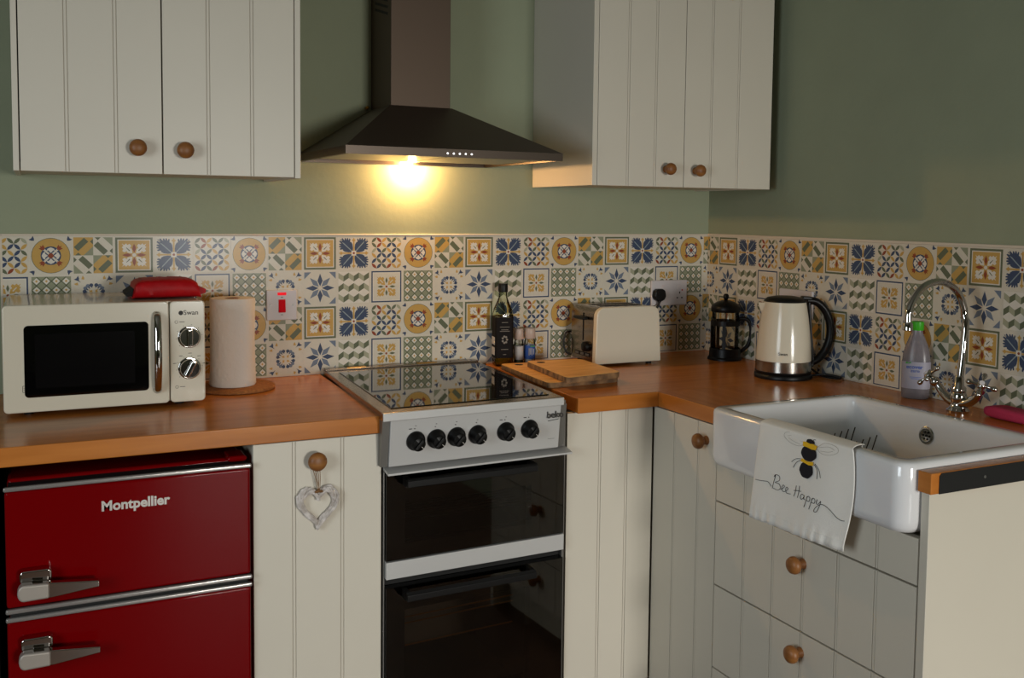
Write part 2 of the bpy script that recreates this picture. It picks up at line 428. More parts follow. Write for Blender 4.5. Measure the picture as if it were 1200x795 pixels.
def pat_cubes():
    L = [(0, 'white', sq(.5, .5, .46))]; g = .92/6; hgt = .92/3
    for j in range(3):
        for i in range(6):
            x0 = .04+g*i; x1 = x0+g; yb = .04+hgt*j; up = (i % 2 == 1)
            a = 0 if up else .1; b = .1 if up else 0
            if j % 2: a, b = b, a
            c = ('mgreen', 'dgreen') if j % 2 == 0 else ('dgreen', 'mgreen')
            L.append((1, ['lgreen', 'dgreen'][i % 2] if j % 2 == 0 else ['dgreen', 'lgreen'][i % 2] if False else (['mgreen', 'dgreen'][i % 2] if j % 2 == 0 else ['dgreen', 'lgreen'][i % 2]),
                      [(x0, yb+.02+a), (x1, yb+.02+b), (x1, min(.96, yb+.18+b)), (x0, min(.96, yb+.18+a))]))
    return L
PATS = [pat_circles, pat_roundel, pat_stripes, pat_framed_yellow, pat_blue_flower, pat_framed_navy, pat_lattice, pat_ring_flower, pat_star, pat_cubes]
PL = [p() for p in PATS]
def clip2(P, lo, hi):
    for side in (0, 1):
        o = []
        for q in range(len(P)):
            a, b = P[q], P[(q+1) % len(P)]; e = lo if side == 0 else hi
            ia = a[0] >= lo if side == 0 else a[0] <= hi; ib = b[0] >= lo if side == 0 else b[0] <= hi
            if ia: o.append(a)
            if ia != ib:
                t = (e-a[0])/(b[0]-a[0]); o.append((e, a[1]+(b[1]-a[1])*t))
        P = o
        if len(P) < 3: return []
    return P
TMESH = {}
def tile_mesh(k, lo=0, hi=1):
    key = (k, lo, hi)
    if key in TMESH: return TMESH[key]
    mb = MB(); mb.mi = TI['cream']
    mb.box(lo*TS+J, hi*TS-J, -.003, 0, J, TS-J)
    def key_(t): return t[0]
    for z, c, p in PL[k]:
        if (lo, hi) != (0, 1): p = clip2(p, lo+.01, hi-.01)
        if len(p) < 3: continue
        y = -.003-.00004*(z+1); mb.mi = TI[c]
        try:
            f = mb.face([(a*TS, y, b*TS) for a, b in p]); f.normal_update()
            if f.normal.y > 0: f.normal_flip()
        except Exception: pass
    me = bpy.data.meshes.new('tile'); mb.bm.to_mesh(me); mb.bm.free()
    for t in TM: me.materials.append(t)
    TMESH[key] = me; return me
def put_tile(me, loc, rz, parent):
    o = bpy.data.objects.new('tile', me); COL.objects.link(o); o.location = loc; o.rotation_euler = (0, 0, rz); o.parent = parent
ZT = 1.31; PO = .0242; PR = .0672
splash = obj('tile_backing', MB().box(-2.186, -.0005, -.0036, 0, ZT-.4, ZT), M['grout'], wall_back)
splash2 = obj('tile_backing', MB().box(-.0036, 0, -1.52, -.0036, ZT-.4, ZT), M['grout'], wall_right)
for row in range(4):
    base = 0 if row % 2 == 0 else 5
    z = ZT-.1*(row+1)
    put_tile(tile_mesh(base+2, 0, PO/TS), (-PO, -.001, z), 0, wall_back)
    seq = [1, 0, 4, 3, 2]
    for k in range(22):
        x = -PO-.1*(k+1)
        if k < 21: put_tile(tile_mesh(base+seq[k % 5]), (x, -.001, z), 0, wall_back)
        else: put_tile(tile_mesh(base+seq[k % 5], .385, 1), (x, -.001, z), 0, wall_back)
    # right wall, running towards the camera
    put_tile(tile_mesh(base+2, 1-(PR-.0045)/TS, 1), (-.001, -PR+.1, z), -PI/2, wall_right)
    seq2 = [3, 4, 0, 1, 2]
    for k in range(15):
        y = -PR-.1*k
        if k < 14: put_tile(tile_mesh(base+seq2[k % 5]), (-.001, y, z), -PI/2, wall_right)
        else: put_tile(tile_mesh(base+seq2[k % 5], 0, .5), (-.001, y, z), -PI/2, wall_right)
obj('sealant_strip', MB().box(-2.19, -.004, -.005, 0, ZT, ZT+.006), M['caulk'], wall_back, bevel=.002)
obj('sealant_strip', MB().box(-.005, 0, -1.52, 0, ZT, ZT+.008), M['caulk'], wall_right, bevel=.002)
obj('sealant_strip', MB().box(-2.19, -2.186, -.005, 0, .912, ZT+.006), M['caulk'], wall_back)
obj('sealant_strip', MB().box(-2.18, -1.375, -.007, -.004, .9105, .915), M['caulk'], wall_back)
obj('sealant_strip', MB().box(-.845, -.01, -.007, -.004, .9105, .915), M['caulk'], wall_back)
obj('sealant_strip', MB().box(-.007, -.004, -1.5, -.01, .9105, .915), M['caulk'], wall_right)

# ------------------------------------------------------------ boarded fronts
def turned_knob(parent, p, d, r=.019):
    """wooden mushroom knob at p pointing along d"""
    prof = [(r*.62, 0), (r*.55, .004), (r*.5, .012), (r*.75, .016), (r, .022), (r*1.02, .027), (r*.9, .033), (r*.6, .037), (r*.2, .0385), (0, .0385)]
    return obj('knob', MB().lathe(prof, p, d, 24), M['knob'], parent, smooth=True)
def boarded(parent, face, plane, a0, a1, z0, z1, cuts, name='door', label=None, th=.018):
    """tongue and groove front; face '-y' or '-x'; plane = front coordinate; a = world coord along"""
    def bx(m, p0, p1, q0, q1, d0, d1):
        if face == '-y': m.box(p0, p1, plane+d0, plane+d1, q0, q1)
        else: m.box(plane+d0, plane+d1, p0, p1, q0, q1)
        return m
    a0, a1 = min(a0, a1), max(a0, a1); cuts = sorted(cuts)
    d = obj(name, bx(MB(), a0, a1, z0, z1, .0028, th), M['cream_paint'], parent, label=label)
    e = [a0]+cuts+[a1]; w = .004
    for i in range(len(e)-1):
        p0 = e[i]+(w if i else 0); p1 = e[i+1]-(w if i < len(e)-2 else 0)
        obj('board', bx(MB(), p0, p1, z0, z1, 0, .0034), M['cream_paint'], d, bevel=.0012)
    for c in cuts:
        obj('bead', bx(MB(), c-.003, c+.003, z0, z1, .0006, .0034), M['cream_paint'], d, bevel=.0012)
    return d

# upper left cupboard
ZU, ZUT, YU = 1.463, 2.2, -.37
c = thing('wall_cupboard', 'cream tongue-and-groove wall cupboard above the microwave, left of the extractor hood', 'cupboard', (-1.835, 0, ZU), group=None)
obj('side_panel', MB().box(-2.15, -2.138, YU, 0, ZU, ZUT), M['cream_paint'], c, bevel=.001)
obj('side_panel', MB().box(-1.533, -1.519, YU, 0, ZU-.002, ZUT), M['cream_paint'], c, bevel=.001)
obj('bottom_panel', MB().box(-2.138, -1.533, YU+.02, 0, ZU+.004, ZU+.02), M['carcass'], c)
obj('carcass', MB().box(-2.138, -1.533, YU+.025, 0, ZU+.02, ZUT), M['gap'], c)
d = boarded(c, '-y', YU, -2.1355, -1.8415, ZU, ZUT-.002, [-2.042, -1.94]); turned_knob(d, (-1.896, YU, 1.521), (0, -1, 0))
d = boarded(c, '-y', YU, -1.8385, -1.535, ZU, ZUT-.002, [-1.737, -1.636]); turned_knob(d, (-1.793, YU, 1.519), (0, -1, 0))
# upper right cupboard
c = thing('wall_cupboard', 'cream tongue-and-groove wall cupboard beside the right corner, above toaster and kettle', 'cupboard', (-.365, 0, ZU))
obj('side_panel', MB().box(-.69, -.674, YU, 0, ZU, ZUT), M['cream_paint'], c, bevel=.001)
obj('side_panel', MB().box(-.066, -.05, YU+.02, 0, ZU, ZUT), M['cream_paint'], c, bevel=.001)
obj('bottom_panel', MB().box(-.674, -.066, YU+.02, 0, ZU+.004, ZU+.02), M['carcass'], c)
obj('carcass', MB().box(-.674, -.066, YU+.025, 0, ZU+.02, ZUT), M['gap'], c)
d = boarded(c, '-y', YU, -.6725, -.3765, ZU, ZUT-.002, [-.572, -.478]); turned_knob(d, (-.44, YU, 1.515), (0, -1, 0), .0175)
d = boarded(c, '-y', YU, -.3745, -.05, ZU, ZUT-.002, [-.279, -.179]); turned_knob(d, (-.334, YU, 1.513), (0, -1, 0), .0175)

# ------------------------------------------------------------ worktops
ZW = .91; TW = .04
o = obj('worktop', MB().prism([(-2.75, -.001), (-2.75, -.632), (-1.395, -.632), (-1.373, -.001)], 'z', ZW-TW, ZW), M['wood_x'], bevel=.0025)
tag(o, 'beech worktop under the microwave, left of the cooker', 'worktop')
o = obj('worktop', MB().prism([(-.849, -.0015), (-.868, -.62), (-.0015, -.62), (-.0015, -.0015)], 'z', ZW-TW, ZW), M['wood_x'], bevel=.0025)
tag(o, 'beech worktop in the corner under the toaster and chopping boards', 'worktop')
o = obj('worktop', MB().prism([(-.0015, -.6203), (-.622, -.6203), (-.622, -.883), (-.195, -.883), (-.195, -1.486), (-.632, -1.486), (-.632, -1.517), (-.0015, -1.517)], 'z', ZW-TW, ZW), M['wood_y'], bevel=.002)
tag(o, 'beech worktop around the sink, under kettle and tap', 'worktop')
strip = obj('end_cap', MB().prism([(-.612, ZW-TW), (-.612, ZW-.006), (-.606, ZW-.001), (0-.002, ZW-.001), (-.002, ZW-TW)], 'y', -1.5185, -1.5172), M['blackmatt'], o, label='matt black edging strip with screws')
for x in (-.49, -.2, -.06):
    obj('screw', MB().lathe([(.003, 0), (.003, .0006), (0, .0008)], (x, -1.5185, ZW-.02), (0, -1, 0), 10), M['silver_dark'], strip)

# ------------------------------------------------------------ base cabinets
YB = -.622
c = thing('base_cabinet', 'narrow cream tongue-and-groove cabinet between red fridge and cooker', 'cabinet', (-1.54, 0, 0))
obj('carcass', MB().box(-1.685, -1.41, YB+.02, -.03, .1, ZW-TW-.001), M['carcass'], c)
obj('plinth', MB().box(-1.68, -1.41, -.55, -.53, 0, .1), M['carcass'], c)
d = boarded(c, '-y', YB, -1.688, -1.394, .115, ZW-TW-.003, [-1.598, -1.487]); turned_knob(d, (-1.551, YB, .822), (0, -1, 0), .021)
c = thing('base_cabinet', 'cream corner cabinet between cooker and sink, with a plain front panel and a side door', 'cabinet', (-.45, -.3, 0))
obj('carcass', MB().box(-.842, -.62, -.58, -.03, .1, ZW-TW-.001), M['carcass'], c)
obj('carcass', MB().box(-.6, -.05, -.868, -.03, .1, ZW-TW-.001), M['carcass'], c)
obj('plinth', MB().box(-.84, -.57, -.55, -.53, 0, .1), M['carcass'], c)
boarded(c, '-y', -.598, -.886, -.6235, .115, ZW-TW-.002, [-.787, -.705], name='front_panel')
d = boarded(c, '-x', -.62, -.87, -.600, .115, ZW-TW-.003, [-.797, -.695]); turned_knob(d, (-.62, -.829, .824), (-1, 0, 0), .019)
c = thing('sink_cabinet', 'cream drawer unit under the white butler sink with boarded drawer fronts', 'cabinet', (-.3, -1.18, 0))
obj('carcass', MB().box(-.6, -.03, -1.484, -.8735, .1, .77), M['carcass'], c)
obj('side_panel', MB().box(-.622, -.002, -1.506, -1.4875, .0, ZW-TW-.001), M['cream_paint'], c, bevel=.001, label='plain cream end panel')
obj('plinth', MB().box(-.56, -.54, -1.48, -.88, 0, .1), M['carcass'], c)
DC = [-.982, -1.083, -1.18, -1.282, -1.384]
boarded(c, '-x', -.622, -1.484, -.875, .686, .776, DC, name='fixed_front')
for z0, z1, kz in ((.477, .682, .628), (.268, .473, .43), (.115, .264, .2)):
    d = boarded(c, '-x', -.622, -1.484, -.875, z0, z1, DC, name='drawer')
    turned_knob(d, (-.622, -1.18, kz), (-1, 0, 0), .019)

o = obj('gap_shade_block', MB().box(-2.62, -2.19, -.58, -.02, 0, ZW-TW-.001), M['blackmatt'], bevel=.001); tag(o, 'added matt black block under the worktop, standing in for the dark gap left of the fridge', 'panel')  # added block, black in place of the shaded gap beside the fridge
# ------------------------------------------------------------ red fridge
c = thing('fridge_freezer', 'red retro two-door fridge under the left worktop with chrome trims', 'fridge', (-1.935, -.3, 0))
x0, x1 = -2.174, -1.697
obj('body', MB().box(x0+.004, x1-.002, -.598, -.06, .03, .838), M['red'], c, bevel=.008)
obj('hinge_cover', MB().box(x1-.045, x1-.004, -.625, -.56, .8335, .847), M['red'], c, bevel=.009)
obj('gasket', MB().box(x0+.006, x1-.006, -.632, -.5985, .559, .585), M['blackmatt'], c)
obj('gasket', MB().box(x0+.006, x1-.006, -.632, -.5985, .8222, .8312), M['blackmatt'], c)
def fdoor(z0, z1, hz):
    d = obj('door', MB().box(x0, x1, -.638, -.6, z0, z1), M['red'], c, bevel=.006, seg=3)
    T = hz
    h = obj('handle', MB().prism(rr2(-2.150, -2.092, T-.012, T+.0135, .008), 'y', -.664, -.6385), M['chrome'], d, bevel=.003, smooth=True)
    obj('lever', MB().prism([(-2.128, T-.006), (-2.006, T-.0185), (-2.006, T-.031), (-2.09, T-.0395), (-2.128, T-.040)], 'y', -.682, -.6655), M['chrome'], h, bevel=.002)
    n = []
    for k in range(9):
        a = PI/2+PI*k/8; n.append((-2.143+.011*math.cos(a), T-.023+.0165*math.sin(a)))
    obj('nose', MB().prism([(-2.097, T-.0085)]+n+[(-2.097, T-.0385)], 'y', -.688, -.6645), M['nose'], h, bevel=.004, seg=3)
    return d
d1 = fdoor(.586, .822, .653)
def trim(z0, z1, d):
    return obj('chrome_trim', MB().box(x0-.002, x1+.002, -.643, -.6322, z0, z1), M['chrome' if False else 'steel_bright'], d, bevel=.0035, seg=3, label='polished metal trim strip')
M['steel_bright'] = mat('polished_trim', '#a5a09c', .16, metal=.6)
trim(.8225, .832, d1); trim(.5755, .5855, d1)
d2 = fdoor(.06, .558, .516)
trim(.5585, .568, d2)
text('lettering', 'Montpellier', .0285, face_y(-1.932, -.6388, .772), M['silver_text'], d1, bold=.0009)
for x in (x0+.05, x1-.05):
    obj('foot', MB().lathe([(.018, 0), (.018, .03)], (x, -.5, 0)), M['black'], c)

# ------------------------------------------------------------ cooker
SHEAR = lambda x, y, z: (x+.06*y, y+.035*(x+1.127)*min(1, max(0, -y/.5)), z)
c = thing('cooker', 'silver freestanding double-oven cooker with black glass hob and doors', 'cooker', (-1.127, -.3, 0))
X0, X1 = -1.352, -.857
obj('body', MB().box(X0+.002, X1-.002, -.2, -.03, .05, .78).box(X0+.002, -1.302, -.585, -.2, .05, .78).box(-.952, X1-.002, -.585, -.2, .05, .78).box(-1.302, -.952, -.585, -.2, .72, .78).box(-1.302, -.952, -.585, -.2, .48, .58).box(-1.302, -.952, -.585, -.2, .05, .15), M['blackmatt'], c)
obj('side_trim', MB().box(X1-.007, X1, -.612, -.03, .05, .905), M['silver_dark'], c, bevel=.001)
obj('side_trim', MB().box(X0, X0+.004, -.612, -.03, .05, .905), M['silver_dark'], c, bevel=.001)
hob = obj('hob_frame', MB().box(-1.3665, -.888, -.659, -.012, .904, .924), M['hobsteel'], c, bevel=.002)
obj('front_lip', MB().box(-1.3665, -.888, -.664, -.6592, .904, .9235), M['silver'], c, bevel=.002)
obj('glass_hob', MB().box(-1.336, -.912, -.62, -.085, .9235, .9262), M['blackglass'], c, bevel=.001)
obj('rear_trim', MB().box(-1.366, -.888, -.045, -.012, .9235, .929), M['hobsteel'], c, bevel=.002)
for k in range(4):
    xx = -1.30+k*.108
    obj('vent_slot', MB().box(xx, xx+.055, -.037, -.021, .929, .9302), M['brass' if k % 2 == 0 else 'silver_dark'], hob)
fas = obj('control_panel', MB().prism([(-.655, .904), (-.6, .904), (-.6, .792), (-.64, .792)], 'x', -1.346, -.892), M['silver'], c, bevel=.002)
obj('panel_end', MB().prism([(-.65, .904), (-.6, .904), (-.6, .792), (-.632, .792)], 'x', -1.3645, -1.3462), M['silver_dark'], fas)
obj('panel_end', MB().prism([(-.65, .904), (-.6, .904), (-.6, .792), (-.632, .792)], 'x', -.8918, -.874), M['silver_dark'], fas)
tilt = math.atan2(.015, .112)
for kx in (-1.286, -1.234, -1.182, -1.127, -1.05, -.984):
    dv = Vector((0, -math.cos(tilt), -math.sin(tilt)))
    p = Vector((kx+.004, -.648, .85))
    kb = obj('dial', MB().lathe([(.0235, 0), (.0235, .004), (.021, .009), (.0185, .011), (.017, .026), (.015, .0285), (0, .0288)], p, dv, 28), M['black'], fas, smooth=True)
    q = p+dv*.0288
    mm = MB(); mm.prism([(q.x-.0035, q.z+.0135), (q.x+.0035, q.z+.0135), (q.x+.0035, q.z-.0135), (q.x-.0035, q.z-.0135)], 'y', q.y-.006, q.y+.002)
    for v in mm.bm.verts: v.co = Matrix.Translation(q) @ Matrix.Rotation(math.radians(42), 4, 'Y') @ Matrix.Translation(-q) @ v.co
    obj('grip', mm, M['black'], kb, bevel=.001)
    mm = MB(); mm.box(q.x-.0006, q.x+.0006, q.y-.0064, q.y-.0058, q.z+.005, q.z+.013)
    for v in mm.bm.verts: v.co = Matrix.Translation(q) @ Matrix.Rotation(math.radians(132), 4, 'Y') @ Matrix.Translation(-q) @ v.co
    obj('pointer', mm, M['silver_text'], kb)
    mm = MB(); mm.box(kx-.001, kx+.001, -.6535, -.6515, .8785, .8805); mm.box(kx+.001, kx+.004, -.6547, -.6527, .886, .8868)
    obj('mark', mm, M['cream_text'], fas)
for kx in (-1.284, -1.048, -.982):
    obj('mark', MB().box(kx-.016, kx-.009, -.6535, -.6515, .879, .8805), M['cream_text'], fas)
obj('mark', MB().box(-.925, -.905, -.6435, -.6405, .817, .818), M['silver_dark'], fas)
SHEAR_ = SHEAR; text('lettering', 'beko', .0235, face_y(-.949, -.6478, .880, tilt=-.12), M['cream_text'], fas, bold=.0004)
mm = MB(); mm.prism([(-.928, .8645), (-.897, .8675), (-.897, .8685), (-.928, .8655)], 'y', -.6525, -.648); obj('logo_underline', mm, M['cream_text'], fas)
obj('drip_rail', MB().prism([(-.655, .78), (-.585, .79), (-.585, .782), (-.655, .775)], 'x', X0, X1), M['silver'], c, bevel=.001)
def oven(z0, z1, w0, w1, wx0, wx1, hz):
    # door: black glass frame with smoked window; racks inside
    d = obj('oven_door', MB().box(X0+.005, wx0, -.622, -.59, z0, z1).box(wx1, X1-.008, -.622, -.59, z0, z1).box(wx0, wx1, -.622, -.59, w1, z1).box(wx0, wx1, -.622, -.59, z0, w0), M['blackglass'], c)
    obj('door_glass', MB().box(X0+.006, X1-.009, -.6235, -.6222, z0+.001, z1-.001), M['smoked'], d)
    # handle: black bar on two brackets
    hx0, hx1 = X0+.045, X1-.105
    hb = obj('handle', MB().prism([(-.668, hz-.012), (-.668, hz+.004), (-.655, hz+.008), (-.648, hz-.01)], 'x', hx0, hx1), M['black'], d, bevel=.002)
    for hx in (hx0, hx1-.012): obj('bracket', MB().box(hx, hx+.012, -.652, -.624, hz-.014, hz+.006), M['black'], hb)
    return d
obj('oven_interior', MB().box(-1.3, -.954, -.205, -.2005, .15, .48).box(-1.3015, -1.298, -.58, -.205, .15, .48).box(-.956, -.9525, -.58, -.205, .15, .48).box(-1.3, -.954, -.205, -.2005, .58, .72).box(-1.3015, -1.298, -.58, -.205, .58, .72).box(-.956, -.9525, -.58, -.205, .58, .72), M['cavity'], c)
oven(.563, .770, .60, .70, -1.30, -.96, .757)
oven(.10, .498, .2, .44, -1.30, -.96, .487)
obj('divider_panel', MB().box(X0+.004, X1-.008, -.627, -.585, .52, .561), M['silver'], c, bevel=.0015)
obj('vent_strip', MB().box(X0+.006, X1-.01, -.6, -.585, .499, .519), M['blackmatt'], c)
bodyrack = thing_rack = None
for zr in (.64,):
    mm = MB()
    for k in range(16):
        y = -.58+k*.022; mm.tube([(-1.29, y, zr), (-.96, y, zr)], .0012, 5)
    mm.tube([(-1.29, -.58, zr), (-1.29, -.25, zr)], .002, 5)
    o = obj('wire_shelf', mm, M['chrome'], c)
for zr in (.40, .385, .33):
    obj('shelf_rail', MB().tube([(-1.29, -.575, zr), (-.99, -.575, zr+.004)], .0018, 6), M['amber'], c)
SHEAR = None

# ------------------------------------------------------------ extractor hood
HX0, HX1, HY, HZ = -1.44, -.85, -.488, 1.52
c = thing('extractor_hood', 'dark stainless pyramid extractor hood with chimney on the back wall, lamp lit', 'extractor hood', (-1.145, 0, HZ))
CX0, CX1, CY = -1.222, -1.046, -.18
can = MB()
zr = HZ+.020
can.rings([[(HX0, HY, zr), (HX1, HY, zr), (HX1, -.001, zr), (HX0, -.001, zr)], [(CX0-.004, CY-.004, 1.675), (CX1+.004, CY-.004, 1.675), (CX1+.004, -.001, 1.675), (CX0-.004, -.001, 1.675)]])
M['rimsteel'] = mat('rim_steel', '#574d45', .38, metal=1)
cano = obj('canopy', can, M['hoodsteel'], c)
def rect(i, z): return [(HX0+i, HY+i, z), (HX1-i, HY+i, z), (HX1-i, -.001-i, z), (HX0+i, -.001-i, z)]
m = MB(); m.rings([rect(0, zr), rect(0, HZ), rect(.012, HZ), rect(.012, zr)], False, False)
rim = obj('rim', m, M['rimsteel'], c)
fl = obj('filter_panel', MB().box(HX0+.02, -1.15, HY+.07, -.13, HZ+.004, HZ+.016), M['aluminium'], c, bevel=.002)
fl = obj('filter_panel', MB().box(-1.14, HX1-.02, HY+.07, -.13, HZ+.004, HZ+.016), M['aluminium'], c, bevel=.002)
obj('underside', MB().box(HX0+.012, HX1-.012, HY+.012, -.013, HZ+.014, zr-.001), M['aluminium'], c)
obj('front_glass', MB().box(HX0+.03, HX1-.09, HY+.015, HY+.055, HZ+.006, HZ+.011), M['aluminium'], c)
obj('lamp_cover', MB().lathe([(.024, 0), (.027, .003), (.027, .006)], (-1.107, -.045, HZ+.009)), M['lens'], c, smooth=True, label='lit lamp cover')
obj('lamp_cover', MB().lathe([(.024, 0), (.027, .003), (.027, .006)], (-.95, -.045, HZ+.009)), M['aluminium'], c, smooth=True, label='unlit lamp cover')
ch = obj('chimney', MB().box(CX0, CX1, CY, -.001, 1.672, 2.499), M['hoodsteel'], c, bevel=.0015)
for k in range(9):
    z = 1.925+k*.018
    obj('vent_slot', MB().prism([(-.15, z), (-.04, z+.03), (-.04, z+.037), (-.15, z+.007)], 'x', CX0-.0008, CX0+.001), M['blackmatt'], ch)
for k in range(5):
    obj('button', MB().lathe([(.0022, 0), (.0022, .0015), (0, .002)], (-1.178+k*.0163, HY, HZ+.009), (0, -1, 0), 10), M['led'], rim)
obj('screw', MB().lathe([(.005, 0), (.005, .012), (.002, .014)], (-1.236, -.001, 1.682), (0, -1, 0), 10), M['brass'], c)

# ------------------------------------------------------------ sink
c = thing('butler_sink', 'white ceramic butler sink with a tea towel over its front', 'sink', (-.43, -1.185, .78))
SX0, SX1, SY0, SY1 = -.662, -.198, -1.483, -.8855
def ins(d, z, r): return rrect(SX0+d, SX1-d, SY0+d, SY1-d, r, z, 6)
R = [ins(.02, .7845, .02), ins(.008, .787, .03), ins(.002, .797, .034), ins(0, .81, .034), ins(0, .912, .034), ins(.002, .918, .032), ins(.007, .922, .029), ins(.032, .922, .022), ins(.037, .919, .02), ins(.039, .91, .02), ins(.047, .812, .024), ins(.058, .800, .03), ins(.09, .796, .03)]
obj('basin', MB().rings(R), M['ceramic'], c, smooth=True)
ov = obj('overflow', MB().lathe([(.021, 0), (.021, .003), (.016, .005), (.013, .0035), (0, .003)], (-.2392, -1.164, .872), (-1, 0, .08), 24), M['chrome'], c, smooth=True)
for k in range(7):
    a = 2*PI*k/6; rr = 0 if k == 6 else .0085
    obj('hole', MB().lathe([(.0024, 0), (.0024, .0006)], (-.2435, -1.164+rr*math.cos(a), .872+rr*math.sin(a)), (-1, 0, .08), 8), M['blackmatt'], ov)
obj('drain', MB().lathe([(.045, 0), (.043, .003), (.03, .002), (0, .0015)], (-.43, -1.3, .7962)), M['chrome'], c, smooth=True)
# dish rack in the sink
c = thing('dish_rack', 'dark wire plate rack standing inside the white sink', 'rack', (-.4, -1.1, .8))
mm = MB()
fr = [(-.50, -.98), (-.31, -.98), (-.31, -1.22), (-.50, -1.22)]
for i in range(4): mm.tube([(*fr[i], .802), (*fr[(i+1) % 4], .802)], .002, 6)
obj('base_frame', mm, M['black'], c)
for j, (px, yy, zz) in enumerate(((-.462, -1.045, .0), (-.388, -1.12, -.002))):
    for k in range(6 if j == 0 else 5):
        x = px+(.0 if j == 0 else -.06)+k*.021; hgt = .862+.003*k
        obj('tine', MB().tube([(x-.004, yy, .803), (x-.002, yy, .84), (x+.012, yy, hgt)], .0014, 6), M['black'], c)

# ------------------------------------------------------------ tea towel
TX = lambda y, z: -.6695-.0022*math.sin(34*y+9*z)-.0035*math.sin(13*y-2)*max(0, (.92-z))/.2-.006*max(0, (.915-z))/.2+.0016*math.sin(210*y+2*math.sin(40*y))*max(0, min(1, (.742-z)/.02))
def tw_edge(z):   # y limits at height z
    t = (.925-z)/.21
    t = max(0, min(1, t))
    return -1.088+.02*t, -1.362-.012*math.sin(PI*t)+.018*t
def tow_pt(u, s):
    """u 0..1 across (left to right), s arclength-like: <0 inside sink, 0..1 rim, >1 front drop"""
    if s <= 0:
        z = .9235+s*.06; x = -.622-.0  # inside
        y0, y1 = -1.075, -1.335
        x = -.619
    elif s < 1:
        a = PI*s; x = -.6445-.0262*-math.cos(a)*-1 if False else -.6445+.0255*math.cos(a); z = .9235+.0055*math.sin(a)
        y0 = -1.075-.013*s; y1 = -1.34-.022*s
    else:
        t = s-1; z = .9235-t*.217
        y0, y1 = tw_edge(z)
        z += -.004*t*u + (.012*t)*(u)
        y = y0+(y1-y0)*u
        bl = min(1, t*8)
        return Vector((-.670*(1-bl)+TX(y, z)*bl, y, z))
    return Vector((x, y0+(y1-y0)*u, z))
NU, NS = 110, 60
mm = MB(); grid = []
for i in range(NS+1):
    s = -.8+2.8*i/NS
    grid.append([mm.bm.verts.new(tow_pt(j/NU, s)) for j in range(NU+1)])
for i in range(NS):
    for j in range(NU): mm.bm.faces.new([grid[i][j], grid[i][j+1], grid[i+1][j+1], grid[i+1][j]])
tw = obj('tea_towel', mm, M['towel'], smooth=True)
so = tw.modifiers.new('thick', 'SOLIDIFY'); so.thickness = .0012; so.offset = 0
tag(tw, 'white tea towel with a bumblebee print hanging over the sink front', 'tea towel')
def dec(name, polys, m, off=.0032):
    """polys in towel coords: a = metres right of towel centre, b = metres below rim"""
    mm = MB()
    for p in polys:
        pts = []
        for a, b in p:
            y = -1.212-a; z = .922-b; pts.append((TX(y, z)-off, y, z))
        mm.bm.faces.new([mm.bm.verts.new(q) for q in pts])
    return obj(name, mm, m, tw)
def ribbon(name, strokes, w, m, off=.0016, k=6):
    mm = MB()
    for s_ in strokes:
        P = catmull([(a, b, 0) for a, b in s_], k)
        pts = []
        for q in P:
            y = -1.212-q.x; z = .922-q.y; pts.append((TX(y, z)-off, y, z))
        mm.tube(pts, w, 5)
    return obj(name, mm, m, tw)
def ell(cx, cy, rx, ry, n=22, rot_=0, wob=0):
    o = []
    for i in range(n):
        a = 2*PI*i/n; w = 1+wob*math.sin(a*7)
        x, y = rx*w*math.cos(a), ry*w*math.sin(a)
        o.append((cx+x*math.cos(rot_)-y*math.sin(rot_), cy+x*math.sin(rot_)+y*math.cos(rot_)))
    return o
bx_ = .034   # bee axis right of towel centre
tl = -.12
def B(x, y): y = y*1.05-.0035; return (bx_+x*1.2-.12*y, y)   # leaning axis
beek = [[B(a-bx_, b) for a, b in ell(bx_, .0105, .0105, .0058, wob=.03)],
        [B(a-bx_, b) for a, b in ell(bx_, .034, .0195, .0155, wob=.02)],
        [B(a-bx_, b) for a, b in ell(bx_, .068, .017, .0165, wob=.03)]]
for q_ in beek: dec('bee_body', [q_], M['beeblack'])
for q_ in ([[B(-.018, .0135), B(-.009, .0125), B(0, .014), B(.009, .0125), B(.019, .0145), B(.017, .0225), B(.006, .024), B(-.006, .0225), B(-.017, .0225)],
                   [B(-.015, .0475), B(0, .050), B(.015, .0475), B(.0165, .0545), B(.005, .0565), B(-.008, .0545), B(-.0165, .0545)]]): dec('bee_stripe', [q_], M['beeyellow'], .0038)
wing = lambda s_: [[B(s_*.016, .018), B(s_*.035, .004), B(s_*.06, .004), B(s_*.066, .014), B(s_*.05, .024), B(s_*.03, .026), B(s_*.016, .02)], [B(s_*.022, .016), B(s_*.045, .009), B(s_*.058, .012)], [B(s_*.026, .022), B(s_*.045, .019), B(s_*.055, .015)]]
ribbon('bee_wing', wing(-1)+wing(1), .0004, M['wingink'])
ribbon('bee_leg', [[B(-.017, .052), B(-.028, .06), B(-.034, .072)], [B(-.019, .05), B(-.032, .054), B(-.04, .062)], [B(.017, .052), B(.026, .062), B(.028, .078)], [B(.018, .05), B(.03, .06), B(.036, .074)], [B(-.003, .008), B(-.004, .004), B(-.006, .003)], [B(.004, .008), B(.007, .004), B(.011, .0035)]], .0006, M['beeblack'])
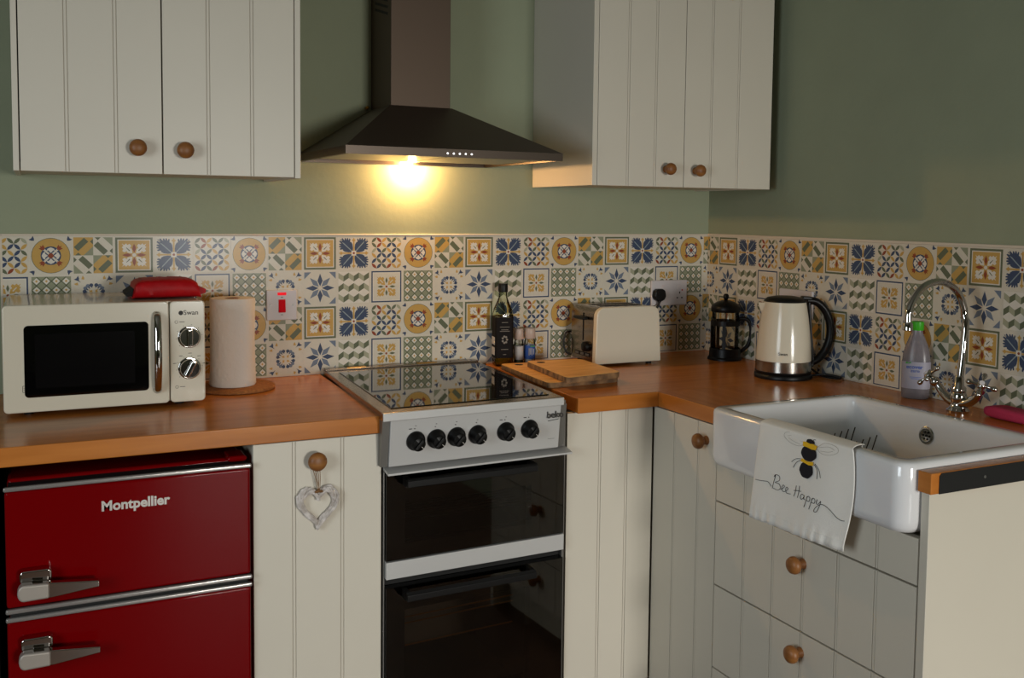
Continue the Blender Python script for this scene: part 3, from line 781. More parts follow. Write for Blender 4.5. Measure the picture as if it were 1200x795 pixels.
# handwriting "Bee Happy" drawn with one line
wy = .124
def wl(pts): return [(a/1000, wy+b/1000+.0) for a, b in pts]
hand = [wl([(-128, 2), (-110, 0), (-98, -2), (-88, -3), (-80, 2), (-77, 5)]),
        wl([(-74, 8), (-70, -8), (-66, -22), (-70, -18), (-66, -24), (-55, -23), (-54, -14), (-66, -7), (-54, -6), (-50, 2), (-58, 8), (-72, 7)]),
        wl([(-49, 4), (-42, 0), (-38, -5), (-42, -7), (-46, -1), (-43, 6), (-37, 6), (-31, 2), (-27, -3), (-31, -5), (-34, 0), (-31, 7), (-24, 7), (-18, 6)]),
        wl([(-2, -16), (-4, -2), (-8, 8)]), wl([(8, -18), (7, -4), (4, 8)]), wl([(-9, -4), (0, -6), (14, -8)]),
        wl([(24, -2), (17, -3), (13, 3), (16, 8), (22, 4), (25, -2), (24, 5), (28, 6)]),
        wl([(34, -3), (30, 10), (26, 22)]), wl([(32, 2), (37, -4), (42, -1), (40, 6), (32, 6)]),
        wl([(49, -3), (45, 10), (41, 22)]), wl([(47, 2), (52, -4), (57, -1), (55, 6), (47, 6)]),
        wl([(63, -4), (61, 4), (66, 5), (73, -3), (68, 12), (62, 22), (55, 22), (60, 13), (72, 4), (84, 3), (98, 9), (112, 18), (124, 22), (134, 21)])]
ribbon('lettering', hand, .00062, M['ink'])
hem = []
for k in range(14):
    a = -.13+.268*k/13; hem.append([(a, .192), (a+.0006, .199), (a, .206)])
ribbon('hem_stitch', [[(-.14, .19), (-.07, .1905), (0, .19), (.07, .188), (.128, .186)]], .0006, M['towel'], off=.001)

# ------------------------------------------------------------ tap
TP = Vector((-.1, -1.132, ZW))
c = thing('mixer_tap', 'chrome swan-neck mixer tap with cross handles behind the sink', 'tap', tuple(TP))
obj('base', MB().lathe([(.026, 0), (.027, .006), (.02, .012), (.016, .022), (.018, .03), (.02, .04), (.016, .05)], TP, n=28), M['chrome'], c, smooth=True)
for s_ in (-1, 1):
    pts = catmull([TP+Vector((0, s_*.006, .022)), TP+Vector((0, s_*.026, .028)), TP+Vector((0, s_*.048, .043)), TP+Vector((-.004, s_*.062, .062))], 6)
    arm = obj('arm', MB().tube(pts, [.0135-.005*i/(len(pts)-1) for i in range(len(pts))], 14), M['chrome'], c, smooth=True)
    ax = Vector((-.5, s_*.55, .7)).normalized(); hp = TP+Vector((-.004, s_*.062, .062))
    val = obj('valve', MB().lathe([(.009, -.004), (.0125, .002), (.0125, .010), (.009, .014), (.006, .02), (.0105, .023), (.0105, .03), (.007, .034), (0, .035)], hp, ax, 20), M['chrome'], c, smooth=True)
    q = Vector((0, 0, 1)).rotation_difference(ax); hc = hp+ax*.026
    for k in range(4):
        dd = q @ Vector((math.cos(k*PI/2+.5), math.sin(k*PI/2+.5), 0))
        obj('spoke', MB().lathe([(.0035, .008), (.003, .018), (.0042, .021), (.0064, .026), (.0066, .029), (.0045, .034), (0, .0355)], hc, dd, 12), M['chrome'], val, smooth=True)
    obj('button', MB().lathe([(.006, .034), (.006, .037), (0, .0372)], hp, ax, 12), M['white_plastic'], val, smooth=True)
col_ = obj('neck_collar', MB().lathe([(.014, .045), (.017, .052), (.017, .06), (.012, .066), (.0115, .085), (.0095, .09)], TP, n=24), M['chrome'], c, smooth=True)
nk = [TP+Vector((0, 0, .06)), TP+Vector((.006, -.002, .14)), TP+Vector((.012, -.003, .225))]
ac = TP+Vector((-.083, .002, .232))
for k in range(0, 15):
    a = PI*k/14*1.04; nk.append(ac+Vector((.095*math.cos(a), .0, .088*math.sin(a))))
obj('spout', MB().tube(nk, .0085, 16), M['chrome'], c, smooth=True)
e1 = nk[-1]; e0 = nk[-2]; dv = (e1-e0).normalized()
obj('nozzle', MB().lathe([(.0092, -.006), (.0115, -.002), (.012, .012), (.0085, .014), (.008, .012), (0, .0118)], e1, dv, 20), M['chrome'], c, smooth=True)

# ------------------------------------------------------------ microwave
c = thing('microwave', 'cream retro microwave oven with black window on the left worktop', 'microwave', (-1.96, -.18, ZW))
mx0, mx1, mz0, mz1, my = -2.179, -1.746, .922, 1.163, -.34
obj('casing', MB().prism(rr2(mx0, mx1, mz0, mz1, .012), 'y', my+.02, -.02), M['cream_gloss'], c, bevel=.002, smooth=True)
mx = -1.8265
wz0, wz1, wx0, wx1 = .955, 1.118, -2.137, -1.874
d = obj('door', MB().prism(rr2(mx0-.001, mx-.001, mz0-.001, mz1+.001, .01), 'y', my, my+.02), M['cream_gloss'], c, bevel=.0035, seg=3, smooth=True)
w = obj('window', MB().prism(rr2(wx0, wx1, wz0, wz1, .009), 'y', my-.0012, my+.001), M['blackglass'], d)
obj('window_mesh', MB().prism(rr2(wx0+.022, wx1-.03, wz0+.02, wz1-.02, .004), 'y', my-.0016, my-.0012), mat('dark_mesh', '#0d0c0c', .08, spec=.25), w)
pts = catmull([(-1.8555, my, 1.135), (-1.8555, my-.018, 1.128), (-1.8555, my-.030, 1.09), (-1.8555, my-.034, 1.044), (-1.8555, my-.030, .998), (-1.8555, my-.018, .960), (-1.8555, my, .953)], 5)
obj('handle', MB().tube(pts, .0085, 14, flat=(1, .6)), M['chrome'], d, smooth=True)
for z in (1.132, .956): obj('handle_mount', MB().lathe([(.010, 0), (.010, .006), (.007, .01)], (-1.8555, my, z), (0, -1, 0), 16), M['chrome'], d, smooth=True)
p = obj('control_panel', MB().prism(rr2(mx+.001, mx1+.001, mz0-.001, mz1+.001, .01), 'y', my, my+.02), M['cream_gloss'], c, bevel=.0035, seg=3, smooth=True)
for z, ang in ((1.077, 0), (1.002, .5)):
    r = obj('dial', MB().lathe([(.0265, 0), (.0265, .002), (.0255, .003), (.024, .003), (.024, .0022), (.0228, .0022), (.0228, .010), (.0215, .012), (0, .012)], (-1.782, my, z), (0, -1, 0), 36), M['chrome'], p, smooth=True)
    mm = MB().prism([(-1.782-.006, z-.0205), (-1.782+.006, z-.0205), (-1.782+.0065, z+.0205), (-1.782-.0065, z+.0205)], 'y', my-.024, my-.011)
    for v in mm.bm.verts: v.co = Matrix.Translation((-1.782, 0, z)) @ Matrix.Rotation(ang, 4, 'Y') @ Matrix.Translation((1.782, 0, -z)) @ v.co
    obj('grip', mm, M['chrome'], r, bevel=.003, seg=3)
    mm = MB()
    for k in range(7):
        a = -2.3+k*.62; mm.box(-1.782+.030*math.sin(a)-.0007, -1.782+.030*math.sin(a)+.0007, my-.0004, my+.0005, z+.030*math.cos(a)-.0007, z+.030*math.cos(a)+.0007)
    if ang:
        for k in range(5):
            a = -1.2+k*.62; mm.box(-1.782+.036*math.sin(a)-.004, -1.782+.036*math.sin(a)+.004, my-.0004, my+.0005, z+.036*math.cos(a)-.0006, z+.036*math.cos(a)+.0006)
    obj('dial_marks', mm, M['cream_text'], p)
text('lettering', 'Swan', .0165, face_y(-1.7775, my-.0005, 1.1355), M['cream_text'], p)
mm = MB(); mm.lathe([(.0055, 0), (.0055, .0004)], (-1.8005, my, 1.1355), (0, -1, 0), 12); obj('logo', mm, M['cream_text'], p)
for z in (1.114, .958):
    mm = MB(); mm.tube([(-1.811+.0035*math.cos(a*PI/5), my-.0002, z+.0035*math.sin(a*PI/5)) for a in range(11)], .0004, 4)
    mm.box(-1.804, -1.792, my-.0004, my+.0005, z-.0006, z+.0006); obj('print', mm, M['cream_text'], p)
mm = MB(); lx, lz = -2.128, .975
for a, b in (((lx-.013, lz-.007), (lx+.013, lz-.007)), ((lx+.013, lz-.007), (lx+.013, lz+.007)), ((lx+.013, lz+.007), (lx-.013, lz+.007)), ((lx-.013, lz+.007), (lx-.013, lz-.007)), ((lx+.006, lz-.007), (lx+.006, lz+.007)), ((lx-.011, lz+.002), (lx+.004, lz+.002)), ((lx-.011, lz-.002), (lx+.004, lz-.002)), ((lx+.008, lz), (lx+.011, lz))):
    mm.tube([(a[0], my-.0001, a[1]), (b[0], my-.0001, b[1])], .0005, 4)
obj('symbol', mm, M['cream_text'], d)
for x in (-2.13, -1.8):
    for y in (-.29, -.06): obj('foot', MB().lathe([(.011, 0), (.012, .012)], (x, y, ZW), n=16), M['black'], c)

# red packet on the microwave
c = thing('wipes_packet', 'crumpled red plastic packet lying on top of the microwave', 'packet', (-1.82, -.2, 1.164))
mm = MB(); NX, NY = 22, 14; px0, px1, py0, py1, pz = -1.902, -1.742, -.27, -.13, 1.1645
rr = random.Random(4)
rs = []
for i in range(NX+1):
    t = i/NX; x = px0+(px1-px0)*t
    hh = .0215*(max(0, 1-abs(2*t-1)**12))**.5*(1-.12*abs(2*t-1)**3)+.0022
    wy_ = .5*(py1-py0)*(.93+.07*(1-abs(2*t-1)**6))
    ring = []
    for k in range(20):
        a = 2*PI*k/20; ca, sa = math.cos(a), math.sin(a)
        ex = .45
        yy = (py0+py1)/2+wy_*math.copysign(abs(ca)**ex, ca); zz = pz+hh+hh*math.copysign(abs(sa)**ex, sa)
        zz += rr.uniform(-.0009, .0009) if sa > .2 else 0; yy += rr.uniform(-.0018, .0018)
        ring.append((x, yy, max(zz, pz)))
    rs.append(ring)
mm.rings(rs)
o = obj('packet_body', mm, M['pack'], c, smooth=True)
obj('reseal_label', MB().prism(rr2(-1.88, -1.775, -.25, -.16, .012), 'z', 1.2085, 1.2105), M['packlabel'], c, bevel=.0006)
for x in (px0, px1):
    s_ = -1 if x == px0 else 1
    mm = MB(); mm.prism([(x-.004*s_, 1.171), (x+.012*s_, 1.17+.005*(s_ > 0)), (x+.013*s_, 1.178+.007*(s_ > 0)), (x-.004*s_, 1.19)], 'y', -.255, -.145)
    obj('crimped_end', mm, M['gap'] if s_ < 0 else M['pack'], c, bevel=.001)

# ------------------------------------------------------------ kitchen roll on cork mat
c = thing('cork_mat', 'round cork mat beneath the kitchen roll', 'mat', (-1.635, -.145, ZW))
obj('disc', MB().lathe([(.096, 0), (.1, .002), (.1, .008), (.097, .01), (0, .01)], (-1.637, -.145, ZW), n=48), M['cork'], c, smooth='auto')
c = thing('kitchen_roll', 'white kitchen roll standing on a cork mat beside the microwave', 'kitchen roll', (-1.645, -.14, ZW+.01))
cc = (-1.645, -.138, ZW+.0105); mm = MB()
prof = [(.018, 0), (.058, 0), (.0605, .004), (.059, .02), (.0575, .06), (.057, .12), (.0575, .18), (.058, .226), (.0565, .23), (.02, .23), (.0195, .2), (.0195, .02)]
rs = []
for r, h in prof:
    rs.append([(cc[0]+(r+(.0006*math.sin(5*a_/40*2*PI+h*40) if r > .05 else 0))*math.cos(2*PI*a_/40), cc[1]+r*math.sin(2*PI*a_/40), cc[2]+h) for a_ in range(40)])
mm.rings(rs, False, False); obj('paper', mm, M['paper'], c, smooth=True)
obj('core', MB().lathe([(.0195, .003), (.0195, .2295), (.018, .2295), (.018, .003)], cc, n=24), M['cork'], c, smooth=True)

# ------------------------------------------------------------ switches and sockets
c = thing('cooker_switch', 'square white cooker switch with red rocker on the tiles beside the kitchen roll', 'switch', (-1.486, -.004, 1.115))
pl = obj('plate', MB().box(-1.529, -1.443, -.013, -.0042, 1.072, 1.158), M['white_plastic'], c, bevel=.003)
obj('rocker', MB().prism([(-.0132, 1.094), (-.018, 1.096), (-.0145, 1.13), (-.0132, 1.131)], 'x', -1.4955, -1.4765), M['red_rocker'], pl)
obj('neon', MB().box(-1.4985, -1.474, -.0148, -.013, 1.143, 1.151), M['red_neon'], pl, bevel=.0008)
for x in (-1.518, -1.454): obj('screw', MB().lathe([(.003, 0), (.0028, .0006)], (x, -.013, 1.115), (0, -1, 0), 10), M['silver_dark'], pl)
obj('mark', MB().box(-1.489, -1.483, -.0134, -.013, 1.087, 1.0885).box(-1.489, -1.483, -.0134, -.013, 1.1365, 1.138), M['cream_text'], pl)
c = thing('double_socket', 'white double socket with a black plug on the back wall above the toaster', 'socket', (-.167, -.004, 1.116))
pl = obj('plate', MB().box(-.24, -.094, -.013, -.0042, 1.073, 1.159), M['white_plastic'], c, bevel=.003)
for x in (-.2, -.135):
    obj('rocker', MB().box(x+.0, x+.012, -.0152, -.013, 1.128, 1.143), M['white_plastic'], pl, bevel=.001)
obj('mark', MB().box(-.118, -.114, -.0155, -.0145, 1.122, 1.127), M['pack'], pl)
for dx in (-.0095, .0095): obj('socket_hole', MB().box(-.125+dx-.003, -.125+dx+.003, -.0135, -.013, 1.096, 1.100), M['gap'], pl)
obj('socket_hole', MB().box(-.127, -.123, -.0135, -.013, 1.112, 1.119), M['gap'], pl)
pg = thing('plug', 'black plug pushed into the back wall socket above the toaster', 'plug', (-.215, -.014, 1.105))
obj('plug_body', MB().prism([(-.239, 1.106), (-.236, 1.125), (-.226, 1.131), (-.206, 1.131), (-.196, 1.125), (-.193, 1.106), (-.199, 1.094), (-.208, 1.09), (-.224, 1.09), (-.233, 1.094)], 'y', -.034, -.0135), M['black'], pg, bevel=.004, smooth=True)
obj('cable', MB().tube(catmull([(-.216, -.025, 1.093), (-.218, -.026, 1.08), (-.228, -.026, 1.066), (-.25, -.022, 1.045), (-.29, -.02, 1.0), (-.33, -.02, .95), (-.36, -.02, .915)], 5), [.0075]*3+[.004]*28, 8), M['cable'], pg, smooth=True)
c = thing('double_socket', 'white double socket on the right wall behind the kettle', 'socket', (-.004, -.457, 1.116))
pl = obj('plate', MB().box(-.013, -.0042, -.53, -.384, 1.07, 1.156), M['white_plastic'], c, bevel=.003)
for y in (-.44, -.5): obj('rocker', MB().box(-.0155, -.013, y-.012, y, 1.128, 1.143), M['white_plastic'], pl, bevel=.001)
pg = thing('plug', 'black plug in the right wall socket just behind the kettle lid', 'plug', (-.014, -.5, 1.11))
obj('plug_body', MB().prism([(-.522, 1.106), (-.519, 1.125), (-.509, 1.131), (-.489, 1.131), (-.479, 1.125), (-.476, 1.106), (-.482, 1.094), (-.491, 1.09), (-.507, 1.09), (-.516, 1.094)], 'x', -.034, -.0135), M['black'], pg, bevel=.004, smooth=True)
obj('cable', MB().tube(catmull([(-.026, -.499, 1.093), (-.028, -.499, 1.07), (-.028, -.505, 1.0), (-.026, -.53, .94), (-.028, -.58, .916), (-.04, -.62, .9145), (-.03, -.66, .9145), (-.028, -.67, .918), (-.045, -.63, .922), (-.07, -.6, .916)], 5), .0034, 8), M['cable'], pg, smooth=True)

# ------------------------------------------------------------ toaster
c = thing('toaster', 'cream and steel two-slice toaster on the corner worktop', 'toaster', (-.45, -.11, ZW))
tx0, tx1, ty0, ty1, tz0, tz1 = -.565, -.335, -.202, -.035, .918, 1.094
def side(y0, y1, tx0=tx0, tx1=tx1, tz1=tz1):
    pts = [(tx1+.008, tz0), (tx1, tz1-.03)]+[(tx1-.028+.028*math.cos(a), tz1-.028+.028*math.sin(a)) for a in [PI/2*k/6 for k in range(1, 7)]]
    pts += [(tx0+.028-.028*math.sin(a), tz1-.028+.028*math.cos(a)) for a in [PI/2*k/6 for k in range(0, 7)]]+[(tx0-.004, tz0)]
    return MB().prism(pts[::-1], 'y', y0, y1)
obj('side_shell', side(ty0, ty0+.022), M['cream_gloss'], c, bevel=.004, seg=3)
obj('side_shell', side(ty1-.008, ty1, tx0+.006, tx1-.006, tz1-.004), M['cream_gloss'], c, bevel=.003, seg=3)
core_pts = [(tx1+.004, tz0+.008), (tx1-.004, tz1-.03)]+[(tx1-.028+.0275*math.cos(a), tz1-.028+.0275*math.sin(a)) for a in [PI/2*k/6 for k in range(1, 7)]]
core_pts += [(tx0+.028-.0275*math.sin(a), tz1-.028+.0275*math.cos(a)) for a in [PI/2*k/6 for k in range(0, 7)]]+[(tx0, tz0+.008)]
M['toaststeel'] = mat('polished_toaster_steel', '#9a8b7c', .2, metal=1)
bd = obj('steel_body', MB().prism(core_pts[::-1], 'y', ty0+.0222, ty1-.0082), M['toaststeel'], c, smooth='auto')
for y in (-.145, -.092): obj('bread_slot', MB().box(tx0+.04, tx1-.04, y-.014, y+.014, tz1-.0006, tz1+.0003), M['gap'], bd)
yl = (ty0+ty1)/2
obj('lever_slot', MB().box(tx0-.0012, tx0+.001, yl-.0018, yl+.0018, .985, 1.072), M['gap'], bd)
obj('lever', MB().box(tx0-.02, tx0-.001, yl-.032, yl+.032, 1.052, 1.062), M['black'], bd, bevel=.004, seg=3)
obj('browning_dial', MB().lathe([(.0165, 0), (.0155, .012), (.012, .014), (0, .0142)], (tx0, -.142, .968), (-1, 0, 0), 20), M['black'], bd, smooth=True)
pn = obj('button_panel', MB().box(tx0-.0015, tx0+.001, -.162, -.07, .937, .949), M['black'], bd, bevel=.0006)
for y in (-.148, -.117, -.086): obj('button', MB().box(tx0-.004, tx0-.001, y-.009, y+.009, .9395, .9465), M['silver_dark'], pn, bevel=.0008)
for x in (-.54, -.36):
    for y in (-.18, -.06): obj('foot', MB().lathe([(.009, 0), (.01, .009)], (x, y, ZW), n=12), M['black'], c)
obj('cable', MB().tube(catmull([(-.56, -.045, .93), (-.574, -.03, .935), (-.582, -.024, .96), (-.578, -.02, .985), (-.566, -.018, 1.0), (-.54, -.018, 1.0)], 6), .0032, 8), M['cable'], c, smooth=True)

# ------------------------------------------------------------ chopping boards
def board(name, pts, z0, z1, label, hole):
    c = thing(name, label, 'chopping board', (sum(p[0] for p in pts)/4, sum(p[1] for p in pts)/4, z0), group=None)
    P = []; n = len(pts)
    for i in range(n):
        a, b, d = Vector(pts[i-1]), Vector(pts[i]), Vector(pts[(i+1) % n]); r = .022
        p0 = b+(a-b).normalized()*r; p1 = b+(d-b).normalized()*r
        for k in range(6):
            t = k/5; P.append(tuple(p0*(1-t)**2+b*2*t*(1-t)+p1*t*t))
    o = obj('slab', MB().prism(P, 'z', z0, z1), [M['board'], M['bark']], c)
    for f in o.data.polygons:
        if abs(f.normal.z) < .5: f.material_index = 1
    b = o.modifiers.new('bevel', 'BEVEL'); b.width = .002; b.segments = 2; b.limit_method = 'ANGLE'
    obj('hanging_hole', MB().lathe([(.0125, 0), (.0125, .0004)], (hole[0], hole[1], z1), n=20), M['gap'], c)
    return c
board('chopping_board', [(-.851, -.11), (-.873, -.468), (-.638, -.455), (-.645, -.13)], ZW+.0003, ZW+.0155, 'lower of two stacked wooden chopping boards beside the hob', (-.805, -.15))
board('chopping_board', [(-.803, -.19), (-.835, -.502), (-.644, -.471), (-.628, -.215)], ZW+.0162, ZW+.033, 'upper of two stacked wooden chopping boards in front of the toaster', (-.775, -.235))

# ------------------------------------------------------------ oil bottle and grinders
bc = (-.812, -.048, ZW); rz = math.radians(-12)
c = thing('oil_bottle', 'tall glass oil bottle with black cap and dark label behind the hob', 'bottle', bc, rz)
def sqr(h, r, z): return rrect(-h, h, -h, h, min(r, h*.999), z, 5)
prof = [(.024, .008, 0), (.028, .009, .004), (.0285, .009, .02), (.0285, .009, .158), (.027, .015, .174), (.02, .0195, .195), (.0135, .0134, .212), (.0125, .0124, .235)]
obj('glass', MB().rings([sqr(*p) for p in prof]), M['bottleglass'], c, local=True, smooth=True)
obj('oil', MB().rings([sqr(h-.002, r, z) for h, r, z in ((.0265, .008, .005), (.0285, .009, .01), (.0285, .009, .15))]), M['oil'], c, local=True, smooth=True)
lb = obj('label', MB().rings([sqr(.0291, .0093, z) for z in (.026, .152)], False, False), M['label_dark'], c, local=True)
obj('cap', MB().lathe([(.0145, .228), (.015, .23), (.015, .252), (.014, .254), (0, .254)], n=24), M['black'], c, local=True, smooth=True)
mm = MB(); yq = -.02945
for z, w_ in ((.136, .012), (.122, .019), (.1135, .014), (.109, .019), (.053, .014), (.037, .006)): mm.box(-w_*.8, w_*.8, yq, yq+.0002, z-.0008, z+.0008)
for k in range(7):
    a = 2*PI*k/7; mm.lathe([(.0035, 0), (.0035, .0003)], (.007*math.cos(a), yq, .083+.01*math.sin(a)), (0, -1, 0), 8)
obj('label_print', mm, mat('pale_print', '#7f766a', .6), lb, local=True)
mm = MB(); mm.box(-.0296, -.0292, -.02, .018, .034, .058).box(-.0296, -.0292, -.02, .018, .066, .09); obj('back_label', mm, M['label_white'], lb, local=True)
def grinder(x, y, r, h, lm, fill, label, stripe=None):
    c = thing('spice_grinder', label, 'spice grinder', (x, y, ZW))
    obj('jar', MB().lathe([(r*.9, 0), (r, .003), (r, h*.62), (r*.85, h*.68), (r*.85, h*.72)], n=24), M['glass'], c, local=True, smooth=True)
    obj('contents', MB().lathe([(r*.86, .004), (r*.86, h*.5), (0, h*.5)], n=20), fill, c, local=True, smooth=True)
    lb = obj('label', MB().lathe([(r*1.015, h*.14), (r*1.015, h*.52)], n=24, cap0=False, cap1=False), lm, c, local=True, smooth=True)
    obj('cap', MB().lathe([(r*.9, h*.7), (r*1.04, h*.72), (r*.98, h*.97), (r*.9, h), (0, h)], n=24), M['pink_cap'], c, local=True, smooth=True)
    return lb
lb = grinder(-.757, -.05, .0145, .112, M['label_white'], M['spice'], 'slim glass spice grinder with a white label, next to the oil bottle')
lb = grinder(-.716, -.045, .0178, .112, M['label_blue'], M['salt'], 'glass salt grinder with a blue label, right of the slimmer grinder')
mm = MB()
for k, (x, z0, z1) in enumerate(((-.012, .028, .05), (-.007, .03, .05), (-.002, .028, .05), (.004, .03, .048))): mm.box(x, x+.002, -.0192, -.0184, z0, z1)
obj('label_print', mm, M['label_white'], lb, local=True)
mm = MB(); mm.box(-.007, .009, -.0196, -.0185, .0545, .0575); obj('label_print', mm, M['label_green'], lb, local=True)

# ------------------------------------------------------------ cafetiere
c = thing('cafetiere', 'glass coffee press with black frame, lid and handle in the worktop corner', 'coffee press', (-.078, -.205, ZW), -.44)
obj('base', MB().lathe([(.056, 0), (.056, .005), (.051, .01), (.05, .036), (.048, .038), (.046, .02), (0, .018)], n=36), M['black'], c, local=True, smooth='auto')
obj('beaker', MB().lathe([(.0, .022), (.04, .022), (.0435, .028), (.0435, .158), (.0455, .166), (.0445, .166), (.0423, .157), (.0423, .029), (.039, .0235), (0, .0235)], n=36, cap0=False, cap1=False), M['glass'], c, local=True, smooth=True)
obj('band', MB().lathe([(.0446, .112), (.0475, .112), (.0475, .128), (.0446, .128), (.0446, .112)], n=36, cap0=False, cap1=False), M['black'], c, local=True)
for a in (PI, PI/2+.3, -PI/2-.3):
    ca, sa = math.cos(a), math.sin(a)
    mm = MB().box(.0448, .0475, -.0055, .0055, .034, .115)
    for v in mm.bm.verts: v.co = Matrix.Rotation(a, 4, 'Z') @ v.co
    obj('strut', mm, M['black'], c, local=True)
hpts = catmull([(.044, 0, .132), (.062, 0, .134), (.078, 0, .124), (.085, 0, .10), (.083, 0, .07), (.074, 0, .045), (.058, 0, .03), (.046, 0, .026)], 5)
obj('handle', MB().tube(hpts, .0062, 10), M['black'], c, local=True, smooth=True)
obj('lid', MB().lathe([(.0455, .156), (.047, .158), (.047, .172), (.042, .18), (.028, .189), (.012, .194), (0, .195)], n=36), M['black'], c, local=True, smooth=True)
obj('plunger_rod', MB().lathe([(.0023, .035), (.0023, .2)], n=12), M['chrome'], c, local=True, smooth=True)
obj('plunger_knob', MB().lathe([(.004, .193), (.006, .196), (.0095, .203), (.0095, .209), (.006, .215), (0, .216)], n=20), M['black'], c, local=True, smooth=True)
obj('filter', MB().lathe([(.0415, .027), (.0415, .031), (.02, .0335), (.008, .037), (0, .037)], n=30), M['chrome'], c, local=True, smooth=True)

# ------------------------------------------------------------ kettle
c = thing('kettle', 'cream electric kettle with black handle and steel band on the worktop by the sink', 'kettle', (-.142, -.558, ZW), -.46)
obj('power_base', MB().lathe([(.082, 0), (.083, .004), (.082, .012), (.08, .014), (0, .014)], n=48), M['black'], c, local=True, smooth='auto')
obj('foot_ring', MB().lathe([(.078, .0145), (.0805, .018), (.0805, .022), (0, .022)], n=48), M['black'], c, local=True, smooth='auto')
obj('steel_band', MB().lathe([(.0795, .0222), (.0795, .052), (0, .052)], n=48), mat('kettle_band_steel', '#aaa59e', .2, metal=1), c, local=True, smooth='auto')
bp_ = [(.079, .0522), (.079, .06), (.0765, .1), (.0725, .14), (.0675, .18), (.062, .212), (.0605, .222), (0, .222)]
bo = obj('body', MB().lathe(bp_, n=56), M['cream_gloss'], c, local=True, smooth='auto')
obj('lid', MB().lathe([(.060, .2222), (.0585, .228), (.05, .234), (.03, .238), (0, .239)], n=40), M['black'], c, local=True, smooth=True)
obj('lid_button', MB().prism([(.044, .229), (.075, .229), (.078, .234), (.072, .238), (.05, .239)], 'y', -.014, .014), M['black'], c, local=True, bevel=.003)
# spout
mm = MB(); mm.rings([[(-.052, -.018, .218), (-.052, .018, .218), (-.080, 0, .2195)], [(-.06, -.012, .186), (-.06, .012, .186), (-.0675, 0, .186)]])
obj('spout', mm, M['cream_gloss'], c, local=True, bevel=.002)
hp = catmull([(.064, 0, .226), (.092, 0, .222), (.118, 0, .198), (.133, 0, .16), (.134, 0, .12), (.122, 0, .082), (.102, 0, .056), (.084, 0, .046)], 6)
obj('handle', MB().tube(hp, .0128, 14, flat=(1, .9)), M['black'], c, local=True, smooth=True)
obj('handle_spine', MB().prism([(.0655, .222), (.072, .222), (.0725, .21), (.088, .05), (.086, .03), (.0805, .03), (.0805, .05)], 'y', -.011, .011), M['black'], c, local=True, bevel=.002)
text('lettering', 'Swan', .0125, Matrix.Rotation(-.28, 4, 'Z') @ Matrix.Translation((0, -.0788, .077)) @ Matrix.Rotation(PI/2-.05, 4, 'X'), M['cream_text'], bo, local=True)

# ------------------------------------------------------------ washing-up bottle
c = thing('soap_bottle', 'translucent washing-up liquid bottle with green cap behind the sink tap', 'bottle', (-.047, -.955, ZW), math.radians(-50))
def el(a, b, z, n=28): return [(a*math.copysign(abs(math.cos(2*PI*i/n))**.8, math.cos(2*PI*i/n)), b*math.copysign(abs(math.sin(2*PI*i/n))**.8, math.sin(2*PI*i/n)), z) for i in range(n)]
obj('bottle_body', MB().rings([el(.03, .021, 0), el(.0345, .025, .005), el(.035, .0255, .02), el(.035, .0255, .095), el(.033, .024, .115), el(.027, .02, .14), el(.019, .016, .16), el(.0135, .0135, .172), el(.013, .013, .18)]), M['soap_plastic'], c, local=True, smooth=True)
lbp = el(.0357, .0262, 0)
lb = obj('label', MB().rings([el(.0356, .0261, z) for z in (.028, .062, .098)], False, False), M['soap_label'], c, local=True, smooth=True)
obj('cap', MB().lathe([(.015, .179), (.0155, .18), (.0155, .2), (.013, .202), (0, .202)], n=24), M['green_cap'], c, local=True, smooth='auto')
text('lettering', 'ecover', .0145, Matrix.Translation((-.003, -.0268, .085)) @ Matrix.Rotation(PI/2, 4, 'X'), M['print_blue'], lb, local=True, bold=.0002)
text('lettering', 'zero', .012, Matrix.Translation((-.001, -.0268, .075)) @ Matrix.Rotation(PI/2, 4, 'X'), M['print_blue'], lb, local=True)
mm = MB(); mm.prism([(-.026, .093), (-.022, .099), (-.018, .095), (-.012, .099), (-.012, .094)], 'y', -.0268, -.0264)
obj('logo_leaf', mm, M['label_green'], lb, local=True)
mm = MB(); mm.box(-.014, .014, -.0268, -.0264, .058, .0592).box(-.011, .01, -.0268, -.0264, .054, .0552); obj('label_print', mm, M['print_blue'], lb, local=True)

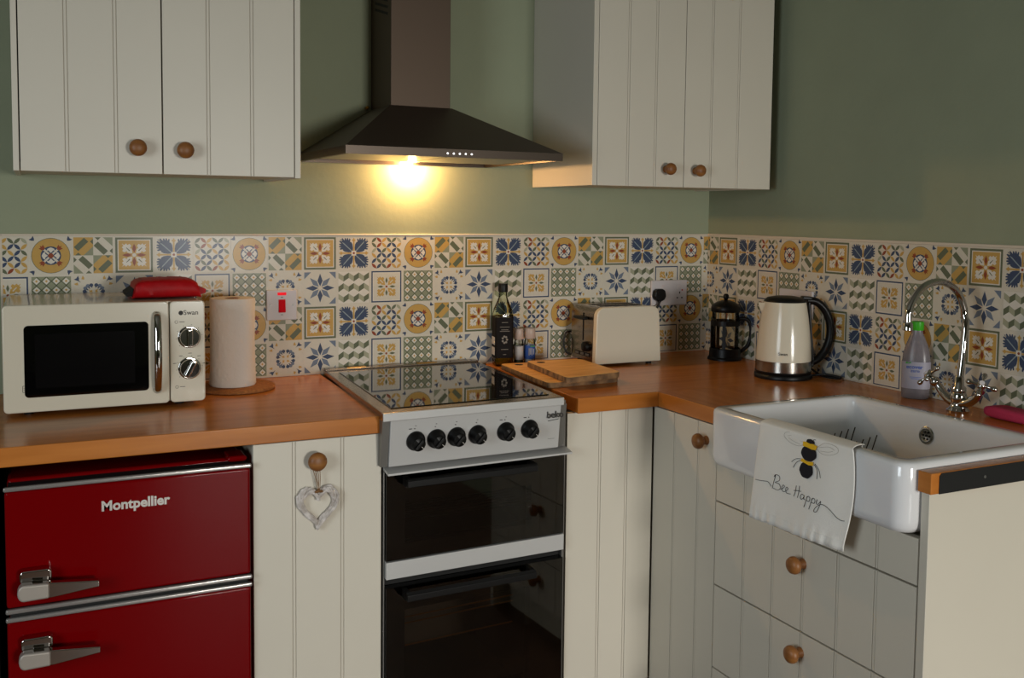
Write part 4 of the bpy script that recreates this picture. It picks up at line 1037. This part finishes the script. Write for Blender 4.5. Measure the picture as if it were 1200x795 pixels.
# pink cloth at the frame edge
mm = MB(); rs = []
for i in range(13):
    t = i/12; z = .911+.026*t
    e = .044*(1-abs(2*t-1)**3)**.5*.35+.034
    rs.append([(-.062+(e*.62)*math.copysign(abs(math.cos(a))**.7, math.cos(a)), -1.262+(e+.024)*1.1*math.copysign(abs(math.sin(a))**.7, math.sin(a)), z+.002*math.sin(3*a)*t) for a in [2*PI*k/28 for k in range(28)]])
mm.rings(rs)
o = obj('cleaning_cloth', mm, M['pink_cloth'], smooth=True); tag(o, 'folded pink cloth on the worktop at the right end behind the sink', 'cloth')

# ------------------------------------------------------------ wicker heart
c = thing('heart_wreath', 'whitewashed wicker heart hanging from the narrow cabinet knob', 'ornament', (-1.545, -.635, .76))
def heart(t, k=1):
    x = 16*math.sin(t)**3; z = 13*math.cos(t)-5*math.cos(2*t)-2*math.cos(3*t)-math.cos(4*t)
    return x/16*.043*k, (z+2.5)/14.5*.045*k
rr = random.Random(11)
for k in range(28):
    ph = rr.uniform(0, 2*PI); a0 = rr.uniform(0, 2*PI); span = rr.uniform(1.6, 3.4); pts = []
    for i in range(14):
        t = a0+span*i/13; sc = .95+.12*math.sin(ph+t*3.3)*rr.uniform(.8, 1.2); x, z = heart(t, sc)
        pts.append((-1.546+x+rr.uniform(-.002, .002), YB-.0095+.0045*math.cos(ph+t*4), .712+z+rr.uniform(-.0012, .0012)))
    obj('twig', MB().tube(pts, rr.uniform(.0022, .0038), 6), M['wicker'], c, smooth=True)
tw_top = .735
for k, (dx, dx2) in enumerate(((-.008, -.002), (-.003, .001), (.003, -.001), (.008, .002))):
    obj('twine', MB().tube([(-1.551+dx, YB-.0135, .8055), (-1.548+dx*.6, YB-.0175, .78), (-1.546+dx2, YB-.0165, .752)], .0009, 5), M['twine'], c)
obj('twine', MB().tube([(-1.551+.0115*math.cos(a*PI/8), YB-.0135, .822+.0135*math.sin(a*PI/8)-.002) for a in range(-3, 12)], .0009, 5), M['twine'], c)
obj('knot', MB().tube([(-1.554, YB-.015, .751), (-1.546, YB-.019, .753), (-1.538, YB-.015, .751)], .003, 6), M['twine'], c)
